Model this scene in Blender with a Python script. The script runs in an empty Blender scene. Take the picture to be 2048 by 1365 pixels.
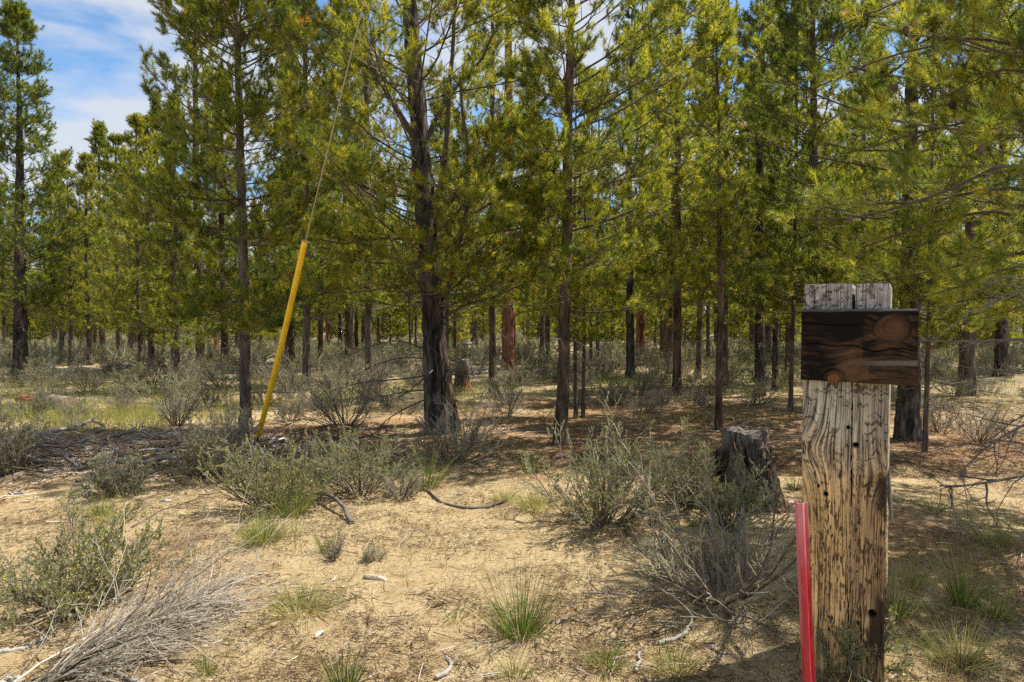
import bpy, math
import numpy as np
from mathutils import Vector

sc = bpy.context.scene
col = sc.collection
RS = np.random.default_rng

# ------------------------------------------------------------------ camera
PITCH = math.radians(1.76)
CAM_Z = 1.4
FPX = 2048 * 24 / 36
cam_d = bpy.data.cameras.new('camera'); cam = bpy.data.objects.new('camera', cam_d); col.objects.link(cam)
cam_d.lens = 24; cam_d.sensor_width = 36; cam_d.clip_start = 0.05; cam_d.clip_end = 2000
cam.location = (0, 0, CAM_Z); cam.rotation_euler = (math.pi / 2 - PITCH, 0, 0)
sc.camera = cam

# ------------------------------------------------------------------ sky, sun, exposure
SUN_EL, SUN_AZ = math.radians(59), math.radians(68)      # azimuth clockwise from the view direction (+Y)
sun_dir = Vector((math.sin(SUN_AZ) * math.cos(SUN_EL), math.cos(SUN_AZ) * math.cos(SUN_EL), math.sin(SUN_EL)))
sl = bpy.data.lights.new('sun', 'SUN'); sl.energy = 4.9; sl.angle = math.radians(0.5); sl.color = (1.0, 0.94, 0.84)
so = bpy.data.objects.new('sun', sl); col.objects.link(so)
so.rotation_euler = sun_dir.to_track_quat('Z', 'Y').to_euler(); so.location = (20, 10, 30)

w = bpy.data.worlds.new('World'); sc.world = w; w.use_nodes = True
nt = w.node_tree; N = nt.nodes; L = nt.links
bg = N['Background']; bg.inputs['Strength'].default_value = 0.15
sky = N.new('ShaderNodeTexSky'); sky.sky_type = 'NISHITA'; sky.sun_disc = False
sky.sun_elevation = SUN_EL; sky.sun_rotation = SUN_AZ; sky.altitude = 1300; sky.dust_density = 0.6
tc = N.new('ShaderNodeTexCoord'); sep = N.new('ShaderNodeSeparateXYZ'); L.new(tc.outputs['Generated'], sep.inputs[0])
zz = N.new('ShaderNodeMath'); zz.operation = 'ADD'; zz.inputs[1].default_value = 0.18; L.new(sep.outputs['Z'], zz.inputs[0])
zm = N.new('ShaderNodeMath'); zm.operation = 'MAXIMUM'; zm.inputs[1].default_value = 0.05; L.new(zz.outputs[0], zm.inputs[0])
dx = N.new('ShaderNodeMath'); dx.operation = 'DIVIDE'; L.new(sep.outputs['X'], dx.inputs[0]); L.new(zm.outputs[0], dx.inputs[1])
dy = N.new('ShaderNodeMath'); dy.operation = 'DIVIDE'; L.new(sep.outputs['Y'], dy.inputs[0]); L.new(zm.outputs[0], dy.inputs[1])
cmb = N.new('ShaderNodeCombineXYZ'); L.new(dx.outputs[0], cmb.inputs[0]); L.new(dy.outputs[0], cmb.inputs[1])
n1 = N.new('ShaderNodeTexNoise'); n1.inputs['Scale'].default_value = 1.5; n1.inputs['Detail'].default_value = 9
n1.inputs['Roughness'].default_value = 0.55; n1.inputs['Distortion'].default_value = 0.4
cmap = N.new('ShaderNodeMapping'); cmap.inputs['Location'].default_value = (3.1, 0.35, 0.0); cmap.inputs['Scale'].default_value = (1.0, 1.3, 1.0)
L.new(cmb.outputs[0], cmap.inputs[0]); L.new(cmap.outputs[0], n1.inputs['Vector'])
cr = N.new('ShaderNodeValToRGB'); cr.color_ramp.elements[0].position = 0.40; cr.color_ramp.elements[1].position = 0.53
L.new(n1.outputs['Fac'], cr.inputs[0])
cm = N.new('ShaderNodeMath'); cm.operation = 'MULTIPLY'; cm.inputs[1].default_value = 0.9; L.new(cr.outputs[0], cm.inputs[0])
mx = N.new('ShaderNodeMix'); mx.data_type = 'RGBA'; L.new(cm.outputs[0], mx.inputs['Factor']); dk = N.new('ShaderNodeMix'); dk.data_type = 'RGBA'; dk.blend_type = 'MULTIPLY'; dk.inputs['Factor'].default_value = 1; dk.inputs['B'].default_value = (.57, .70, .76, 1)
L.new(sky.outputs[0], dk.inputs['A']); L.new(dk.outputs['Result'], mx.inputs['A'])
mx.inputs['B'].default_value = (2.65, 2.8, 3.05, 1)
L.new(mx.outputs['Result'], bg.inputs['Color'])

vs = sc.view_settings; vs.view_transform = 'Standard'; vs.look = 'None'; vs.gamma = 1; vs.use_curve_mapping = False
vs.exposure = 0.88
sc.cycles.max_bounces = 8; sc.cycles.diffuse_bounces = 5; sc.cycles.transmission_bounces = 4; sc.cycles.transparent_max_bounces = 4
sc.cycles.use_denoising = False
sc.cycles.sample_clamp_indirect = 4

# ------------------------------------------------------------------ small maths
def nrm(a):
    return a / np.maximum(np.linalg.norm(a, axis=-1, keepdims=True), 1e-9)

_T = RS(7).random((256, 256))
def vn(x, y, s=0):
    x = np.asarray(x, float) + s * 17.31; y = np.asarray(y, float) + s * 9.77
    xi = np.floor(x).astype(int); yi = np.floor(y).astype(int); fx = x - xi; fy = y - yi
    fx = fx * fx * (3 - 2 * fx); fy = fy * fy * (3 - 2 * fy)
    a = _T[xi & 255, yi & 255]; b = _T[(xi + 1) & 255, yi & 255]; c = _T[xi & 255, (yi + 1) & 255]; d = _T[(xi + 1) & 255, (yi + 1) & 255]
    return (a * (1 - fx) + b * fx) * (1 - fy) + (c * (1 - fx) + d * fx) * fy
def fbm(x, y, s=0, o=4, g=0.5):
    t = 0; a = 1; n = 0
    for i in range(o):
        t = t + a * vn(x * 2 ** i, y * 2 ** i, s + i * 3); n += a; a *= g
    return t / n
def sstep(a, b, x):
    t = np.clip((x - a) / (b - a), 0, 1); return t * t * (3 - 2 * t)

def ray(px, py):
    u = (px - 1024) / FPX; v = -(py - 682.5) / FPX
    c, s = math.cos(PITCH), math.sin(PITCH)
    return np.array([u, c + v * s, -s + v * c])
def G(px, py):                                   # where the sight line of a photo pixel meets the flat ground
    r = ray(px, py); t = CAM_Z / -r[2]
    return np.array([r[0] * t, r[1] * t, 0.0])
def at(px, py, y):                               # the point of that sight line at distance y
    r = ray(px, py); t = y / r[1]
    return np.array([0, 0, CAM_Z]) + r * t
def topix(p):
    d = np.asarray(p, float) - np.array([0, 0, CAM_Z]); c, s = math.cos(PITCH), math.sin(PITCH)
    f = d[..., 1] * c - d[..., 2] * s; up = d[..., 1] * s + d[..., 2] * c
    return 1024 + d[..., 0] / f * FPX, 682.5 - up / f * FPX

PILE = G(215, 915)
def height(x, y):
    h = (fbm(x * .35, y * .35, 1, 3) - .5) * .10 + (fbm(x * 2.1, y * 2.1, 5, 3) - .5) * .045
    h = h + .13 * np.exp(-(((x - PILE[0]) / 1.3) ** 2 + ((y - PILE[1]) / .9) ** 2))
    for (bx, by, bw) in MOUNDS:
        h = h + .05 * np.exp(-((x - bx) ** 2 + (y - by) ** 2) / (bw * bw))
    h = h * sstep(.5, 2.5, np.hypot(x, y))
    return h
MOUNDS = []
def ground(px, py):
    p = G(px, py); p[2] = height(p[0], p[1]); return p

# ------------------------------------------------------------------ mesh building
class MB:
    def __init__(s): s.V = []; s.Q = []; s.T = []; s.mq = []; s.mt = []; s.t = []; s.c = []; s.n = 0
    def add(s, V, quads=None, tris=None, mat=0, tint=None, color=None):
        V = np.asarray(V, float).reshape(-1, 3)
        if quads is not None and len(quads): q = np.asarray(quads) + s.n; s.Q.append(q); s.mq.append(np.full(len(q), mat))
        if tris is not None and len(tris): q = np.asarray(tris) + s.n; s.T.append(q); s.mt.append(np.full(len(q), mat))
        s.t.append(np.broadcast_to(np.asarray(.5 if tint is None else tint, float), (len(V),)))
        s.c.append(np.broadcast_to(np.asarray((.5, .5, .5) if color is None else color, float), (len(V), 3)))
        s.V.append(V); s.n += len(V); return s
    def tubes(s, P, R, k=4, mat=0, tint=.5):
        P = np.asarray(P, float)
        if P.ndim == 2: P = P[None]
        n, m = P.shape[:2]
        R = np.broadcast_to(np.asarray(R, float), (n, m))
        t = nrm(np.gradient(P, axis=1)); tm = nrm(P[:, -1] - P[:, 0])
        ref = np.where(np.abs(tm[:, 2:3]) < .9, np.array([[0, 0, 1.]]), np.array([[1., 0, 0]]))
        u0 = nrm(np.cross(tm, ref))[:, None]
        u = nrm(u0 - (u0 * t).sum(-1, keepdims=True) * t); v = np.cross(t, u)
        a = np.arange(k) * 2 * np.pi / k
        V = P[:, :, None] + R[:, :, None, None] * (np.cos(a)[None, None, :, None] * u[:, :, None] + np.sin(a)[None, None, :, None] * v[:, :, None])
        b = (np.arange(n) * m * k)[:, None, None]; i = (np.arange(m - 1) * k)[None, :, None]; j = np.arange(k)[None, None, :]; j2 = (j + 1) % k
        q = np.stack([b + i + j, b + i + j2, b + i + k + j2, b + i + k + j], -1).reshape(-1, 4)
        tt = np.asarray(tint, float)
        tt = np.repeat(np.broadcast_to(tt, (n,)), m * k)
        s.add(V.reshape(-1, 3), quads=q, mat=mat, tint=tt); return s
    def disc(s, c, nrm_, ring, mat=0, tint=.5):
        n = len(ring); V = np.vstack([np.asarray(c)[None], ring])
        s.add(V, tris=[[0, 1 + i, 1 + (i + 1) % n] for i in range(n)], mat=mat, tint=tint)
    def mesh(s, name, mats, smooth=True):
        me = bpy.data.meshes.new(name)
        V = np.vstack(s.V).astype(np.float32)
        Q = np.vstack(s.Q) if s.Q else np.zeros((0, 4), int); T = np.vstack(s.T) if s.T else np.zeros((0, 3), int)
        me.vertices.add(len(V)); me.vertices.foreach_set('co', V.ravel())
        me.loops.add(Q.size + T.size); me.loops.foreach_set('vertex_index', np.concatenate([Q.ravel(), T.ravel()]).astype(np.int32))
        me.polygons.add(len(Q) + len(T))
        ls = np.concatenate([np.arange(len(Q)) * 4, Q.size + np.arange(len(T)) * 3]).astype(np.int32)
        me.polygons.foreach_set('loop_start', ls)
        mi = np.concatenate(([np.concatenate(s.mq)] if s.mq else []) + ([np.concatenate(s.mt)] if s.mt else [])).astype(np.int32)
        for m in mats: me.materials.append(m)
        me.polygons.foreach_set('material_index', mi)
        me.polygons.foreach_set('use_smooth', np.full(len(mi), smooth))
        a = me.attributes.new('tint', 'FLOAT', 'POINT'); a.data.foreach_set('value', np.concatenate(s.t).astype(np.float32))
        C = np.vstack(s.c)
        if np.ptp(C) > 0:
            a = me.attributes.new('hue', 'FLOAT_COLOR', 'POINT')
            a.data.foreach_set('color', np.hstack([C, np.ones((len(C), 1))]).astype(np.float32).ravel())
        me.update(calc_edges=True); me.validate(verbose=False)
        return me
    def build(s, name, mats, parent=None, smooth=True, loc=None):
        if loc is not None:
            s.V = [v - np.asarray(loc)[None] for v in s.V]
        o = bpy.data.objects.new(name, s.mesh(name, mats if isinstance(mats, (list, tuple)) else [mats], smooth)); col.objects.link(o)
        if parent is not None: o.parent = parent
        if loc is not None: o.location = loc
        return o

def tag(o, label=None, cat=None, group=None, kind=None):
    if label: o['label'] = label
    if cat: o['category'] = cat
    if group: o['group'] = group
    if kind: o['kind'] = kind
    return o
def empty(name, loc, label, cat, group=None):
    o = bpy.data.objects.new(name, None); col.objects.link(o); o.location = loc; o.empty_display_size = .1
    return tag(o, label, cat, group)
def copy_thing(root, loc, rot, scale, label, group=None):
    r = root.copy(); col.objects.link(r); r.location = loc; r.rotation_euler = (0, 0, rot); r.scale = (scale,) * 3 if np.isscalar(scale) else scale
    r['label'] = label
    if group: r['group'] = group
    for ch in root.children:
        c = ch.copy(); col.objects.link(c); c.parent = r
        for g in ch.children:
            d = g.copy(); col.objects.link(d); d.parent = c
    return r

def grow(pos, d, Ln, m, up, jit, rng, droop=0):
    n = len(pos); P = np.zeros((n, m, 3)); P[:, 0] = pos; d = nrm(np.asarray(d, float)); st = (np.broadcast_to(Ln, (n,)) / (m - 1))[:, None]
    for i in range(1, m):
        d = nrm(d + np.array([0, 0, 1.]) * (np.broadcast_to(up, (n,))[:, None]) + rng.normal(0, 1, (n, 3)) * jit)
        P[:, i] = P[:, i - 1] + d * st
    return P
def spawn(P, k, t0, t1, ang, rng, planar=0., up=0.):
    n, m = P.shape[:2]
    t = t0 + (t1 - t0) * (np.arange(k)[None] + rng.random((n, k))) / k
    x = np.clip(t * (m - 1), 0, m - 1 - 1e-6); i = x.astype(int); f = (x - i)[..., None]; r = np.arange(n)[:, None]
    a = P[r, i]; b = P[r, i + 1]; pos = a * (1 - f) + b * f; tan = nrm(b - a)
    sgn = np.where((np.arange(k)[None] + rng.integers(0, 2, (n, 1))) % 2 == 0, 1., -1.)[..., None]
    flat = nrm(np.cross(tan, np.array([0, 0, 1.])) + 1e-6) * sgn
    rnd = rng.normal(0, 1, tan.shape); rnd = nrm(rnd - (rnd * tan).sum(-1, keepdims=True) * tan)
    side = nrm(flat * planar + rnd * (1 - planar))
    A = (ang * (1 + rng.normal(0, .2, (n, k))))[..., None]
    d = nrm(np.cos(A) * tan + np.sin(A) * side + np.array([0, 0, up]))
    return pos.reshape(-1, 3), d.reshape(-1, 3), t.ravel(), np.repeat(np.arange(n), k)
def taper(n, m, r0, r1=0.25):
    return np.broadcast_to(r0, (n,))[:, None] * np.linspace(1, r1, m)[None]

def needles(mb, pos, ax, alen, nlen, wd, n, rng, tint, mat):
    """Tufts of pine needles: one thin triangle per needle, spread along the end of each twig."""
    c = len(pos); ax = nrm(ax)
    s = rng.random((c, n, 1)) ** 1.4
    rv = rng.normal(0, 1, (c, n, 3)); pv = nrm(rv - (rv * ax[:, None]).sum(-1, keepdims=True) * ax[:, None])
    th = np.radians(20 + 62 * s ** .8 + rng.normal(0, 13, (c, n, 1)))
    d = nrm(np.cos(th) * ax[:, None] + np.sin(th) * pv + np.array([0, 0, .05]))
    al = np.broadcast_to(alen, (c,))[:, None, None]; nl = np.broadcast_to(nlen, (c,))[:, None, None]
    b = pos[:, None] - ax[:, None] * al * s
    tip = b + d * nl * (.75 + .4 * rng.random((c, n, 1)))
    sd = nrm(np.cross(d, rng.normal(0, 1, (c, n, 3)))) * wd * .5
    V = np.stack([b - sd, b + sd, tip], 2).reshape(-1, 3)
    tt = np.repeat((np.broadcast_to(tint, (c,))[:, None] + rng.normal(0, .035, (c, n))).ravel(), 3)
    mb.add(V, tris=np.arange(c * n * 3).reshape(-1, 3), mat=mat, tint=tt)

def leaves(mb, pos, ax, ln, wd, rng, tint, mat):
    """Small pointed leaves, one diamond each."""
    c = len(pos); ax = nrm(ax); sd = nrm(np.cross(ax, rng.normal(0, 1, (c, 3)))) ; ln = np.broadcast_to(ln, (c,))[:, None]
    V = np.stack([pos, pos + ax * ln * .55 + sd * wd * .5, pos + ax * ln, pos + ax * ln * .55 - sd * wd * .5], 1).reshape(-1, 3)
    mb.add(V, quads=np.arange(c * 4).reshape(-1, 4), mat=mat, tint=np.repeat(np.broadcast_to(tint, (c,)), 4))

def blades(mb, pos, d, ln, wd, bend, rng, tint, mat, seg=3):
    """Grass blades: thin ribbons that bend over."""
    c = len(pos); P = grow(pos, d, ln, seg + 1, -bend, .06, rng)
    sd = nrm(np.cross(d, np.array([0, 0, 1.])) + rng.normal(0, .5, (c, 3)))
    ww = (np.broadcast_to(wd, (c,))[:, None] * np.linspace(1, .15, seg + 1)[None])[..., None] * .5
    V = np.stack([P - sd[:, None] * ww, P + sd[:, None] * ww], 2).reshape(-1, 3)
    b = (np.arange(c) * (seg + 1) * 2)[:, None]; i = (np.arange(seg) * 2)[None]
    q = np.stack([b + i, b + i + 1, b + i + 3, b + i + 2], -1).reshape(-1, 4)
    mb.add(V, quads=q, mat=mat, tint=np.repeat(np.broadcast_to(tint, (c,)), (seg + 1) * 2))

# ------------------------------------------------------------------ materials
def mat_base(name):
    m = bpy.data.materials.new(name); m.use_nodes = True
    return m, m.node_tree.nodes, m.node_tree.links, m.node_tree.nodes['Principled BSDF']
def ramp(N, stops):
    r = N.new('ShaderNodeValToRGB'); e = r.color_ramp.elements
    while len(e) < len(stops): e.new(.5)
    for k, (p, c) in enumerate(stops): e[k].position = p; e[k].color = (*c, 1)
    return r
def bump(N, L, p, h, st, dist):
    b = N.new('ShaderNodeBump'); b.inputs['Strength'].default_value = st; b.inputs['Distance'].default_value = dist
    L.new(h, b.inputs['Height']); L.new(b.outputs[0], p.inputs['Normal'])
def noise(N, L, vec, scale, detail=4, rough=.55, dist=0.):
    n = N.new('ShaderNodeTexNoise'); n.inputs['Scale'].default_value = scale; n.inputs['Detail'].default_value = detail
    n.inputs['Roughness'].default_value = rough; n.inputs['Distortion'].default_value = dist
    L.new(vec, n.inputs['Vector']); return n.outputs['Fac']
def mapped(N, L, scale, which='Object'):
    t = N.new('ShaderNodeTexCoord'); m = N.new('ShaderNodeMapping'); m.inputs['Scale'].default_value = scale
    L.new(t.outputs[which], m.inputs[0]); return m.outputs[0]

def bark_mat(name, c0, c1, c2, sc_=14, z=.22, rough=.95):
    m, N, L, p = mat_base(name)
    v = mapped(N, L, (1, 1, z)); f = noise(N, L, v, sc_, 6, .65, .6)
    vo = N.new('ShaderNodeTexVoronoi'); vo.inputs['Scale'].default_value = sc_ * 1.6; L.new(v, vo.inputs['Vector'])
    big = noise(N, L, mapped(N, L, (1, 1, .5)), 2.2, 3)
    a = N.new('ShaderNodeMath'); a.operation = 'MULTIPLY_ADD'; L.new(big, a.inputs[0]); a.inputs[1].default_value = .5; L.new(f, a.inputs[2])
    s = N.new('ShaderNodeMath'); s.operation = 'SUBTRACT'; L.new(a.outputs[0], s.inputs[0]); s.inputs[1].default_value = .25
    r = ramp(N, [(.34, c0), (.5, c1), (.68, c2)]); L.new(s.outputs[0], r.inputs[0]); L.new(r.outputs[0], p.inputs['Base Color'])
    h = N.new('ShaderNodeMath'); h.operation = 'ADD'; L.new(f, h.inputs[0]); L.new(vo.outputs['Distance'], h.inputs[1])
    bump(N, L, p, h.outputs[0], .9, .02)
    p.inputs['Roughness'].default_value = rough; p.inputs['Specular IOR Level'].default_value = .2
    return m
def tint_mat(name, stops, rough=.7, trans=0., trans_gain=1.6, spec=.3, objvar=0., wood=False):
    m, N, L, p = mat_base(name)
    a = N.new('ShaderNodeAttribute'); a.attribute_name = 'tint'; src = a.outputs['Fac']
    if objvar:
        oi = N.new('ShaderNodeObjectInfo'); ma = N.new('ShaderNodeMath'); ma.operation = 'MULTIPLY_ADD'
        L.new(oi.outputs['Random'], ma.inputs[0]); ma.inputs[1].default_value = objvar; L.new(src, ma.inputs[2])
        mb_ = N.new('ShaderNodeMath'); mb_.operation = 'SUBTRACT'; L.new(ma.outputs[0], mb_.inputs[0]); mb_.inputs[1].default_value = objvar / 2; src = mb_.outputs[0]
    if wood:
        f = noise(N, L, mapped(N, L, (1, 1, 1)), 35, 4); ma = N.new('ShaderNodeMath'); ma.operation = 'MULTIPLY_ADD'
        L.new(f, ma.inputs[0]); ma.inputs[1].default_value = .5; L.new(src, ma.inputs[2])
        mb_ = N.new('ShaderNodeMath'); mb_.operation = 'SUBTRACT'; L.new(ma.outputs[0], mb_.inputs[0]); mb_.inputs[1].default_value = .25; src = mb_.outputs[0]
        bump(N, L, p, f, .6, .01)
    r = ramp(N, stops); L.new(src, r.inputs[0]); L.new(r.outputs[0], p.inputs['Base Color'])
    p.inputs['Roughness'].default_value = rough; p.inputs['Specular IOR Level'].default_value = spec
    if trans:
        t = N.new('ShaderNodeBsdfTranslucent'); g = N.new('ShaderNodeMix'); g.data_type = 'RGBA'; g.blend_type = 'MULTIPLY'; g.inputs['Factor'].default_value = 1
        L.new(r.outputs[0], g.inputs['A']); g.inputs['B'].default_value = (trans_gain * 1.1, trans_gain, trans_gain * .55, 1); L.new(g.outputs['Result'], t.inputs['Color'])
        x = N.new('ShaderNodeMixShader'); x.inputs[0].default_value = trans; L.new(p.outputs[0], x.inputs[1]); L.new(t.outputs[0], x.inputs[2])
        L.new(x.outputs[0], N['Material Output'].inputs['Surface'])
    return m
def hue_mat(name, rough=.9, spec=.2, nscale=300, namt=.25, bst=.4, bdist=.004):
    m, N, L, p = mat_base(name)
    a = N.new('ShaderNodeAttribute'); a.attribute_name = 'hue'
    f = noise(N, L, mapped(N, L, (1, 1, 1)), nscale, 3, .7)
    r = ramp(N, [(.3, (1 - namt,) * 3), (.7, (1 + namt,) * 3)]); L.new(f, r.inputs[0])
    g = N.new('ShaderNodeMix'); g.data_type = 'RGBA'; g.blend_type = 'MULTIPLY'; g.inputs['Factor'].default_value = 1
    L.new(a.outputs['Color'], g.inputs['A']); L.new(r.outputs[0], g.inputs['B']); L.new(g.outputs['Result'], p.inputs['Base Color'])
    bump(N, L, p, f, bst, bdist); p.inputs['Roughness'].default_value = rough; p.inputs['Specular IOR Level'].default_value = spec
    return m

M = {}
M['bark_grey'] = bark_mat('bark_grey', (.035, .028, .022), (.11, .085, .065), (.22, .18, .15))
M['bark_brown'] = bark_mat('bark_brown', (.028, .019, .014), (.095, .063, .043), (.20, .145, .105))
M['bark_orange'] = bark_mat('bark_orange', (.055, .025, .014), (.235, .102, .05), (.34, .18, .10), 11)
M['bark_dark'] = bark_mat('bark_dark', (.012, .010, .008), (.058, .046, .038), (.17, .145, .12))
M['needle'] = tint_mat('needle', [(.0, (.030, .050, .012)), (.35, (.080, .116, .016)), (.6, (.138, .172, .021)), (.87, (.31, .305, .033)), (.96, (.28, .16, .03)), (1.0, (.20, .09, .025))],
                       rough=.45, trans=.50, trans_gain=2.1, spec=.5, objvar=.10)
M['limb'] = tint_mat('limb', [(0, (.03, .022, .016)), (.5, (.10, .075, .055)), (1, (.24, .20, .16))], rough=.9, wood=True)
M['dead'] = tint_mat('dead', [(0, (.05, .042, .036)), (.5, (.16, .14, .12)), (1, (.36, .33, .29))], rough=.9, wood=True)
M['stem'] = tint_mat('stem', [(0, (.055, .040, .028)), (.5, (.23, .19, .14)), (1, (.55, .49, .39))], rough=.9)
M['leaf'] = tint_mat('leaf', [(0, (.20, .195, .145)), (.4, (.235, .245, .145)), (.7, (.30, .325, .10)), (.92, (.33, .32, .08)), (1, (.65, .50, .03))], rough=.7, trans=.3, trans_gain=1.3)
M['grass'] = tint_mat('grass', [(0, (.05, .10, .018)), (.4, (.14, .19, .04)), (.7, (.33, .31, .10)), (1, (.50, .42, .22))], rough=.6, trans=.35, trans_gain=1.3)
M['litter'] = tint_mat('litter', [(0, (.035, .022, .014)), (.35, (.15, .085, .04)), (.6, (.26, .17, .09)), (.8, (.36, .31, .25)), (1, (.55, .50, .44))], rough=.9)
M['pebble'] = tint_mat('pebble', [(0, (.16, .10, .055)), (.5, (.44, .32, .17)), (.8, (.58, .45, .27)), (1, (.66, .58, .46))], rough=.9)
M['wood_hue'] = hue_mat('weathered_wood', nscale=260, namt=.22, bst=.5, bdist=.003)
M['char_hue'] = hue_mat('charred_wood', rough=.9, spec=.12, nscale=220, namt=.3, bst=.5, bdist=.003)
M['stump_hue'] = hue_mat('stump_wood', nscale=60, namt=.4, bst=.8, bdist=.01)

# ------------------------------------------------------------------ ground: one sheet out to the horizon
def build_ground():
    rng = RS(3)
    n = 620; u = np.linspace(-1, 1, n)
    k = 7.2; ax = np.sinh(k * u) / math.sinh(k) * 900
    X, Y = np.meshgrid(ax, ax + 4.2, indexing='ij'); X = X.ravel(); Y = Y.ravel()
    near = np.exp(-np.hypot(X, Y - 4) / 9)
    Z = height(X, Y) + (fbm(X * 9, Y * 9, 11, 3) - .5) * .030 * near + (fbm(X * 30, Y * 30, 21, 2) - .5) * .010 * near
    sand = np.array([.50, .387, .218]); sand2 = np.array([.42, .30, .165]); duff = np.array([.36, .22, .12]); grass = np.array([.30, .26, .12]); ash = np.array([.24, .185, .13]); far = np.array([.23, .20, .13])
    f = fbm(X * 1.1, Y * 1.1, 31, 4)[:, None]; g = fbm(X * 6, Y * 6, 41, 4)[:, None]
    C = sand * (1 - .6 * sstep(.4, .7, g)) + sand2 * .6 * sstep(.4, .7, g)
    px, py = topix(np.stack([X, np.maximum(Y, .3), Z], -1))
    def zone(cx, cy, rx, ry, amp=.5):
        d = np.sqrt(((X - cx) / rx) ** 2 + ((Y - cy) / ry) ** 2) + (fbm(X * 1.3, Y * 1.3, 51, 4) - .5) * 1.9
        return sstep(1.2, .6, d)[:, None]
    dz = np.zeros((len(X), 1))
    for (cx, cy, rx, ry) in [(.8, 8.6, 2.2, 2.0), (3.0, 10.2, 4.0, 2.4), (-2.2, 8.6, 1.5, .9), (5.2, 7.6, 2.0, 1.2), (-.6, 7.7, .9, .7), (2.2, 6.8, 1.2, .8), (2.6, 4.2, .8, .7)]:
        dz = np.maximum(dz, zone(cx, cy, rx, ry))
    C = C * (1 - .85 * dz) + duff * .85 * dz
    gz = np.maximum.reduce([zone(-8.5, 12, 5.5, 3.2), zone(-5, 13.5, 5, 2), zone(6, 24, 6, 6), zone(-6, 9.8, 1.6, .7)]) * sstep(.35, .6, fbm(X * .9, Y * .9, 61, 4))[:, None]
    C = C * (1 - .8 * gz) + grass * .8 * gz
    az = zone(PILE[0], PILE[1] - .1, 2.0, 1.2); C = C * (1 - .75 * az) + ash * .75 * az
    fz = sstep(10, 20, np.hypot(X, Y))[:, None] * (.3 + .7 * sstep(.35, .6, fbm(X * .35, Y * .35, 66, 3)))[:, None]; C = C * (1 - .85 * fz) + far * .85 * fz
    sp = sstep(.66, .8, fbm(X * 3.3, Y * 3.3, 71, 5))[:, None]; C = C * (1 - .5 * sp) + np.array([.20, .125, .065]) * .5 * sp      # bits of litter lying on the sand
    i, j = np.meshgrid(np.arange(n - 1), np.arange(n - 1), indexing='ij'); a = (i * n + j).ravel()
    m, Nn, Ln_, p = mat_base('sandy_ground')
    at_ = Nn.new('ShaderNodeAttribute'); at_.attribute_name = 'hue'
    v = mapped(Nn, Ln_, (1, 1, 1))
    f1 = noise(Nn, Ln_, v, 260, 3, .7); f2 = noise(Nn, Ln_, v, 38, 5, .7); f3 = noise(Nn, Ln_, v, 9, 5, .65)
    r1 = ramp(Nn, [(.30, (.55, .52, .48)), (.5, (1, 1, 1)), (.72, (1.25, 1.25, 1.25))]); Ln_.new(f1, r1.inputs[0])
    r2 = ramp(Nn, [(.32, (.34, .29, .25)), (.47, (.95, .94, .92)), (.7, (1.1, 1.1, 1.1))]); Ln_.new(f2, r2.inputs[0])
    r3 = ramp(Nn, [(.30, (.70, .66, .60)), (.5, (1, 1, 1)), (.7, (1.05, 1.06, 1.06))]); Ln_.new(f3, r3.inputs[0])
    out = at_.outputs['Color']
    for r in (r1, r2, r3):
        g_ = Nn.new('ShaderNodeMix'); g_.data_type = 'RGBA'; g_.blend_type = 'MULTIPLY'; g_.inputs['Factor'].default_value = .85
        Ln_.new(out, g_.inputs['A']); Ln_.new(r.outputs[0], g_.inputs['B']); out = g_.outputs['Result']
    Ln_.new(out, p.inputs['Base Color']); p.inputs['Roughness'].default_value = .97; p.inputs['Specular IOR Level'].default_value = .1
    ad = Nn.new('ShaderNodeMath'); ad.operation = 'MULTIPLY_ADD'; Ln_.new(f2, ad.inputs[0]); ad.inputs[1].default_value = 1.6; Ln_.new(f1, ad.inputs[2])
    bump(Nn, Ln_, p, ad.outputs[0], .9, .012)
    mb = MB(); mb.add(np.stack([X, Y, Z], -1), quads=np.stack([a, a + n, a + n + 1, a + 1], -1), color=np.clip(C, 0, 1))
    tag(mb.build('ground', m), kind='structure')
    return

TRUNKS = []        # (x, y, radius) of every tree placed, so that litter and filler keep clear

# ------------------------------------------------------------------ pines
def trunk_mb(P, R, k, amp, seed, flare=.5, mb=None, tint=.5, fl_h=.25):
    """Tapered trunk with bark ridges: P centre line (m,3), R radii (m)."""
    mb = mb or MB(); P = np.asarray(P, float); m = len(P)
    t = nrm(np.gradient(P, axis=0)); u = nrm(np.cross(t, np.array([0, 1., 0]))); v = np.cross(t, u)
    a = np.arange(k) * 2 * np.pi / k; z = np.concatenate([[0], np.cumsum(np.linalg.norm(np.diff(P, axis=0), axis=1))])
    A, Z = np.meshgrid(a, z); R2 = np.asarray(R)[:, None]
    per = k / 3.0
    nz = np.abs(vn(A / (2 * np.pi) * per, Z * 5 / max(R[0] * 8, .2), seed) - .5) * 2
    nz2 = vn(A / (2 * np.pi) * per * 2, Z * 14 / max(R[0] * 8, .2), seed + 1)
    lob = np.cos(A * 3 + seed) * .5 + np.cos(A * 5 + seed * 2) * .5
    rr = R2 * (1 + amp * (nz - .4) + amp * .6 * (nz2 - .5)) * (1 + flare * np.exp(-Z / fl_h) * (1 + .35 * lob))
    V = P[:, None] + rr[..., None] * (np.cos(A)[..., None] * u[:, None] + np.sin(A)[..., None] * v[:, None])
    i, j = np.meshgrid(np.arange(m - 1), np.arange(k), indexing='ij'); j2 = (j + 1) % k
    mb.add(V.reshape(-1, 3), quads=np.stack([i * k + j, i * k + j2, (i + 1) * k + j2, (i + 1) * k + j], -1).reshape(-1, 4), tint=tint)
    return mb

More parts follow.
